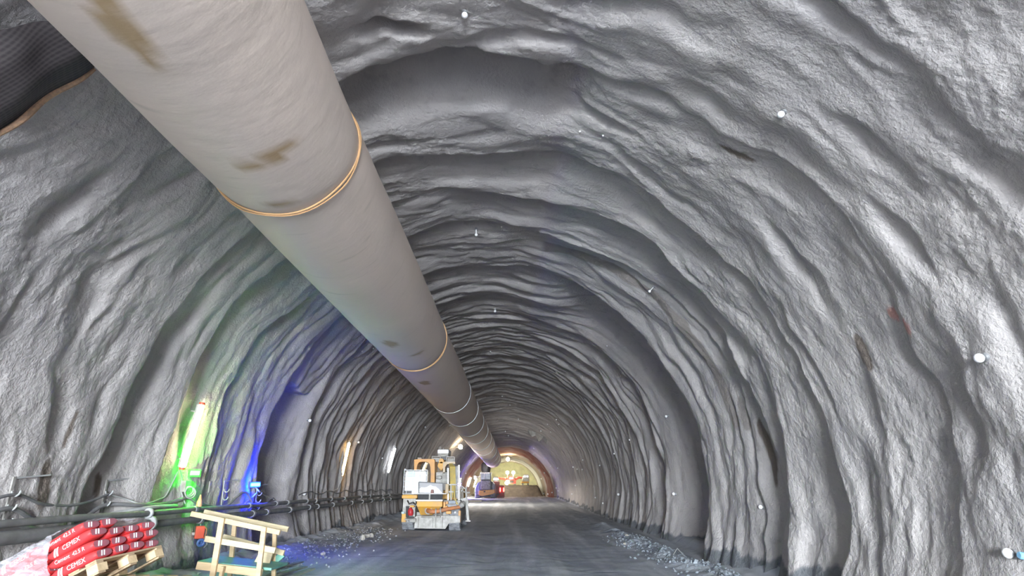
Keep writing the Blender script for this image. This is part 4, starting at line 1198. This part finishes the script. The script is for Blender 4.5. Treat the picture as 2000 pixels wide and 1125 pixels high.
# turret and boom gear above
pb('boom_base', 858.5, 899, 865, 919, 1.1, .8, 'ysteel', b=.05); mb = MB(); q = pp(861.5, 909, 1.0); mb.tube([q, q + Vector((0, .4, 0))], .14, 16); mb.tube([q + Vector((0, 0, .18)), q + Vector((0, .4, .18))], .10, 14); mb.build('slew_motor', M['ysteel'], mc, True)
o_s = PXZ([(865, 926), (865, 908), (866, 902), (889, 902), (889, 906.5)], YM + .9); i_s = PXZ([(869, 926), (869.5, 912), (873, 907), (880, 905.5), (888, 906.5)], YM + .9)
mb = MB(); vs = []; m_ = 5
for y in (YM + .9, YM + 1.3): vs += [(x, y, z) for x, z in o_s] + [(x, y, z) for x, z in i_s]
fs = []
for i in range(m_ - 1):
    a, b, c, d = i, i + 1, m_ + i + 1, m_ + i
    fs += [(a, b, c, d), (a + 2 * m_, d + 2 * m_, c + 2 * m_, b + 2 * m_), (a, a + 2 * m_, b + 2 * m_, b), (d, c, c + 2 * m_, d + 2 * m_)]
mb.add(vs, fs); mb.build('curved_bracket', surf_mat('dusty_bracket', (.66, .55, .42), (.6, .42, .2), .6, 0, 5), mc)
pb('drum', 871, 912, 877, 922, 1.0, .5, 'dsteel', b=.08)
pb('basket_mount', 860.5, 891, 871, 899.5, 1.6, .6, 'dsteel')
for (x0, y0, x1, y1) in ((844, 891.5, 860, 901), (872, 892.5, 887.5, 902)):
    for a, b in (((x0, y0), (x1, y0)), ((x1, y0), (x1, y1)), ((x1, y1), (x0, y1)), ((x0, y1), (x0, y0))):
        mb = MB(); mb.bar(pp(*a, 1.3), pp(*b, 1.3), .03, .03); mb.build('guard_rail', M['lsteel'], mc)
    pb('guard_panel', x0 + 1.5, y0 + 2.5, x1 - 1.5, y1 - .5, 1.45, .03, 'gsteel')
pb('work_basket', 854.5, 878, 876.5, 885.5, 1.5, 1.0, 'galv'); pb('basket_step', 854.5, 885, 876, 888, 1.45, 1.0, 'lsteel'); pb('basket_base', 854.8, 888, 876, 892, 1.55, .9, 'gsteel')
for x in (858, 861, 866): mb = MB(); mb.bar(pp(x, 872.5 + (x % 3), 1.7), pp(x, 879, 1.7), .03, .03, (1, 0, 0)); mb.build('basket_rod', M['gsteel'], mc)
# hose bundle
for k, x in enumerate((880, 882.2, 884.4, 886.6, 888.8, 890.8)):
    mb = MB(); mb.tube([pp(878 + k * 1.2, 906, .9), pp(x - .5, 912, .62), pp(x, 925, .55), pp(x + .4, 942, .5), pp(x, 962, .5), pp(x - 1 + (k == 3) * 3, 972, .5)], .026, 8)
    mb.build('hose', M['yhose' if k in (1, 2, 3) else 'lcable' if k % 2 else 'yhose'], mc, True)
mb = MB(); mb.tube([pp(886.5, 950, .3), pp(887.5, 962, .15), pp(888, 972, .1), pp(890.5, 981, .1), pp(894, 985, .1)], .035, 8); lab(mb.build('hose', M['yhose'], mc, True), 'yellow hose looping to the pipe')
for x in (875.4, 896.5):
    mb = MB(); mb.bar(pp(x, 908 if x > 890 else 914, .45), pp(x, 978, .45), .06, .06, (1, 0, 0)); mb.build('mast', M['galv'], mc)
mb = MB(); mb.bar(pp(893, 910, .6), pp(893, 975, .6), .05, .05, (1, 0, 0)); mb.build('mast', M['lsteel'], mc)
for y in (946.5, 960.5):
    mb = MB(); mb.bar(pp(877, y, .35), pp(897, y, .35), .05, .05); mb.build('ladder_rung', M['lsteel'], mc)
mb = MB(); mb.bar(pp(881, 946, .4), pp(881, 977, .4), .05, .05, (1, 0, 0)); mb.build('ladder_post', M['lsteel'], mc)
# side handrails and outrigger on the roadway side
for (a, b) in (((900.5, 936), (900.5, 978)), ((900.5, 948), (909, 955)), ((909, 955), (911, 978)), ((900.5, 958), (910, 962)), ((904, 951), (904, 979))):
    mb = MB(); mb.bar(pp(*a, .9), pp(*b, .9), .035, .035, (1, 0, 0)); mb.build('side_rail', M['lsteel'], mc)
og = empty('outrigger', pp(909, 980, .8)); og.parent = mc; og.location = pp(909, 980, .8) - mc.location
mb = MB(); mb.bar(pp(897, 980, .8), pp(911, 975.5, .8), .14, .16); mb.build('arm', M['lsteel'], og)
mb = MB(); mb.bar(pp(910.5, 974, .8), pp(911.5, 985, .8), .16, .16, (1, 0, 0)); mb.build('leg_housing', M['lsteel'], og)
q = pp(914.5, 1017, .8); 
mb = MB(); mb.bar(pp(911.5, 983, .8), q, .10, .10, (1, 0, 0)); mb.build('leg', M['lsteel'], og)
mb = MB(); mb.bar(q + Vector((0, 0, .02)), q - Vector((0, 0, .03)), .2, .2, (1, 0, 0)); mb.build('leg_pad', M['lsteel'], og)
mb = MB(); mb.bar(pp(911, 950, 1.0), pp(911, 976, 1.0), .07, .07, (1, 0, 0)); mb.bar(pp(911, 962, 1.0), pp(918, 962, 1.0), .05, .05); mb.build('side_rail', M['gsteel'], mc)

# IBC tank standing on the machine
YI = YM + .25
ib = empty('water_tank', at(811, 966, YI), 'square white plastic water tank in a wire cage standing on the yellow machine', 'tank')
x0, x1, z0, z1 = rx(788.5, 917.5, 834, 965.8, YI)
mb = MB(); mb.cbox(x0 + .02, YI + .03, z0, x1 - .02, YI + .66, z1 - .03, .06); mb.build('bottle', M['white'], ib)
for i, f in enumerate((0, .27, .33 + .07, .68, 1)):
    x = x0 + (x1 - x0) * (0, .14, .38, .68, 1)[i]
    mb = MB(); mb.bar((x, YI, z0), (x, YI, z1), .018, .018, (1, 0, 0)); mb.build('cage_bar', M['galv'], ib)
for f in (0.02, .31, .53, .78, .99):
    z = z0 + (z1 - z0) * f
    mb = MB(); mb.bar((x0, YI, z), (x1, YI, z), .018, .018); mb.bar((x0, YI, z), (x0, YI + .69, z), .018, .018); mb.bar((x1, YI, z), (x1, YI + .69, z), .018, .018); mb.build('cage_bar', M['galv'], ib)
mb = MB(); mb.box(x0 + .03, YI - .004, z0 + .03, x0 + .34, YI + .03, z0 + .14); lab(mb.build('label_plate', M['dsteel'], ib), 'dark label plate')
mb = MB(); mb.box(x0 + .16, YI - .006, z1 - .26, x0 + .44, YI + .03, z1 - .06); lab(mb.build('paper_label', surf_mat('pale_blue_label', (.62, .80, .82), (.72, .74, .86), .5, 0, 4), ib), 'pale blue label')
mb = MB(); q = Vector((x0 + .02, YI + .01, z1 + .01)); mb.ball(q, .04, 8, 6); mb.build('corner_cap', M['white'], ib, True)

# ------------------------------------------------------------------ loader far ahead, seen from behind
YL = 70.0
ld = empty('wheel_loader', (at(947, 975, YL).x, YL, fz(-3, YL)), 'dark grey wheel loader with orange rear counterweight parked ahead near the duct end', 'loader')
def vb(par, name, x0, y0, x1, y1, Y, dep, mat, b=.05, label=None):
    X0, X1, Z0, Z1 = rx(x0, y0, x1, y1, Y); mb = MB(); mb.cbox(X0, Y, Z0, X1, Y + dep, Z1, b); o = mb.build(name, M[mat] if isinstance(mat, str) else mat, par)
    if label: lab(o, label)
    return o
mb = MB(); mb.prism(PXZ([(935, 958), (935, 950), (938, 941), (941, 936.5), (957, 936.5), (960, 941), (961, 958)], YL + .3), YL + .3, YL + 2.6); mb.build('engine_hood', M['dsteel'], ld, bevel=.04)
vb(ld, 'grille', 939, 939, 957, 956, YL + .22, .1, 'gsteel')
mb = MB(); mb.prism(PXZ([(928, 966), (928, 955), (932, 944), (937, 940), (938, 966)], YL + .6), YL + .6, YL + 3.2); mb.build('fender', M['purple'], ld, bevel=.04)
mb = MB(); mb.prism(PXZ([(961, 966), (961, 940), (966, 946), (967, 966)], YL + .6), YL + .6, YL + 3.2); mb.build('fender', M['purple'], ld, bevel=.04)
mb = MB(); mb.prism(PXZ([(935, 967), (935, 958.5), (966, 956), (966.5, 963), (960, 965.5), (942, 969), (936, 967.5)], YL), YL, YL + .6); lab(mb.build('counterweight', M['osteel'], ld, bevel=.04), 'orange yellow counterweight')
vb(ld, 'tow_hitch', 944.5, 959, 948, 961.5, YL - .08, .1, 'dsteel', .01)
cb = vb(ld, 'cab', 938.5, 924, 959, 938, YL + 2.0, 1.6, 'dsteel')
vb(cb, 'rear_window', 940.5, 925.5, 957.5, 936.5, YL + 1.96, .05, 'glass', .01)
vb(ld, 'cab_roof', 937.5, 922.3, 960, 925, YL + 1.8, 2.0, 'gsteel')
vb(ld, 'exhaust_pipe', 945.3, 924.5, 946.8, 937, YL + 1.0, .1, 'lsteel', .02)
for x in (938.2, 954.6, 959.5): vb(ld, 'work_lamp', x, 922.8, x + 1.4, 925, YL + 1.7, .1, 'white', .02)
vb(ld, 'side_mirror', 925.5, 929, 930.5, 936.5, YL + 2.2, .12, 'gsteel'); mb = MB(); mb.bar(at(930, 932, YL + 2.2), at(939, 930, YL + 2.2), .05, .05); mb.build('mirror_arm', M['gsteel'], ld)
for a, b in ((928, 937.5), (958, 967)):
    xa, xb = at(a, 970, YL + 1.2).x, at(b, 970, YL + 1.2).x
    for yy in (YL + 1.3, YL + 4.6): tyre(xa, xb, yy, fz((xa + xb) / 2, yy), .72, ld)
vb(ld, 'axle', 936, 962, 959, 971, YL + 1.0, .5, 'dsteel')
vb(ld, 'front_frame', 937, 945, 960, 966, YL + 2.4, 2.6, 'osteel')

# dark red carrier with glowing tail lights
YR = 76.0
rc = empty('dump_truck', (at(974, 973, YR).x, YR, fz(-2, YR)), 'dark red truck with two glowing red tail lights beside the wheel loader', 'truck')
dred = surf_mat('dark_red_paint', (.20, .045, .04), (.10, .035, .035), .5, 0, 4)
vb(rc, 'body', 964.5, 940, 975.5, 965, YR, 2.4, dred, label=None); vb(rc, 'tail_body', 975, 948, 984.5, 968, YR + .15, 2.2, dred)
vb(rc, 'roof_deck', 963.5, 931, 972.5, 941, YR + .4, 1.8, 'dsteel')
vb(rc, 'chassis', 965, 964, 984, 970.5, YR + .3, 2.0, 'dsteel')
vb(rc, 'bumper', 971, 967, 985, 972, YR - .05, .2, dred)
rl = emit_mat('tail_glow', (1, .05, .04), 22)
for x in (976.0, 982.8):
    vb(rc, 'tail_light', x, 952.5, x + 1.8, 960.5, YR + .05, .12, rl, .02, 'glowing red tail light')
wl = emit_mat('work_glow', (1, .93, .8), 60)
for x in (964.5, 968.2, 971.8): vb(rc, 'work_light', x, 934.6, x + 1.6, 936.8, YR + .2, .12, wl, .02, 'glowing white work light')
for a, b in ((965.5, 971), (979, 984.5)):
    xa, xb = at(a, 970, YR + 1).x, at(b, 970, YR + 1).x; tyre(xa, xb, YR + 1, fz((xa + xb) / 2, YR + 1), .5, rc)

# drill rig and van on the bench ahead
YJ = 98.0
def bench(x, y):
    return float(np.interp(0, [0], [1.62])) + 0.0
dj = empty('drill_rig', (at(998, 945, YJ).x, YJ, 1.62), 'red drill rig with two spread booms and bright lamps before the face', 'drill rig')
jred = surf_mat('bright_red_paint', (.72, .12, .10), (.6, .2, .16), .5, 0, 4)
vb(dj, 'body', 988, 937, 1008, 944.5, YJ, 3.0, jred); vb(dj, 'cab', 993, 930.5, 1004, 938, YJ + 1, 2, jred); vb(dj, 'cab_window', 994.5, 932, 1002.5, 936, YJ + .96, .05, 'glass', .01)
vb(dj, 'hatch', 995, 938.5, 1003, 943, YJ - .08, .1, 'dsteel')
for p0, p1, p2 in (((989, 936), (982, 935), (973, 933.5)), ((1007, 936), (1013, 932.5), (1020, 933.5))):
    mb = MB(); mb.tube([at(*p0, YJ + .5), at(*p1, YJ + 1), at(*p2, YJ + 3)], [.22, .18, .12], 10); mb.build('boom', jred, dj, True)
for a, b in ((988.5, 993), (1003, 1007.5)):
    xa, xb = at(a, 944, YJ + .6).x, at(b, 944, YJ + .6).x; tyre(xa, xb, YJ + .8, 1.55, .45, dj)
jw = emit_mat('rig_lamp_glow', (1, .97, .70), 800)
for x, y, r in ((991, 923, .26), (1002.5, 923, .26)):
    q = at(x, y, YJ + 2.2); mb = MB(); mb.ball(q, r, 14, 8); l_ = mb.build('lamp_head', jw, dj, True); lab(l_, 'glaring lamp head')
    mb = MB(); mb.bar(q, Vector((q.x, q.y + .2, at(998, 934, YJ + 2).z)), .08, .08, (1, 0, 0)); mb.build('lamp_post', M['gsteel'], dj)
q = at(989.5, 943.5, YJ - .3); mb = MB(); mb.ball(q, .26, 14, 8); lab(mb.build('headlight', emit_mat('headlight_glow', (1, .85, .6), 160), dj, True), 'glaring headlight')
YV = 97.0
vn = empty('service_truck', (at(1027, 943, YV).x, YV, 1.62), 'pale grey service truck with yellow base beside the red drill rig', 'truck')
vb(vn, 'base', 1018.5, 940.5, 1033, 943.5, YV, 3, 'ysteel'); mb = MB(); mb.prism(PXZ([(1019.5, 940.5), (1022, 930), (1023.5, 926.5), (1032, 926.5), (1034, 931), (1034, 940.5)], YV), YV + .05, YV + 2.5); mb.build('body', M['lsteel'], vn, bevel=.05)
vb(vn, 'window', 1023, 928.5, 1027, 932.5, YV, .08, 'glass', .01); vb(vn, 'window', 1028, 928.5, 1032, 932.5, YV, .08, 'glass', .01)
vb(vn, 'panel', 1022.5, 934, 1031, 938.5, YV, .08, surf_mat('pale_panel', (.5, .6, .66), (.6, .66, .7), .5, 0, 4), .01)
for a in (1019.5, 1030):
    xa, xb = at(a, 944, YV + .8).x, at(a + 3, 944, YV + .8).x; tyre(xa, xb, YV + .8, 1.52, .4, vn)
# pale boards on the floor by the loader
p = on_z(924, 980, .12); mb = MB(); mb.obox((p.x, p.y, .2), (.75, .1, 0), (-.1, .35, 0), (0, 0, .05)); tag(mb.build('pale_board', M['stone'], None), 'pale flat board lying on the mud before the loader', 'board')

# ------------------------------------------------------------------ light: daylight through the open portal behind
w = bpy.data.worlds.new('sky'); SC.world = w; w.use_nodes = True
bg = w.node_tree.nodes['Background']; bg.inputs[0].default_value = (.86, .93, 1.0, 1); bg.inputs[1].default_value = 135.0
pl = bpy.data.lights.new('portal_daylight', 'AREA'); pl.shape = 'RECTANGLE'; pl.size = 8.4; pl.size_y = 6.6; pl.cycles.is_portal = True
po = bpy.data.objects.new('portal_daylight', pl); COL.objects.link(po); po.location = (.2, -20.3, 3.3); po.rotation_euler = (R_(90), 0, 0)

SC.view_settings.view_transform = 'Standard'; SC.view_settings.look = 'None'; SC.view_settings.gamma = 1
SC.view_settings.exposure = 0.15
SC.cycles.max_bounces = 7; SC.cycles.diffuse_bounces = 5; SC.cycles.glossy_bounces = 3; SC.cycles.transparent_max_bounces = 8
SC.cycles.sample_clamp_indirect = 8.0; SC.cycles.caustics_reflective = False; SC.cycles.caustics_refractive = False
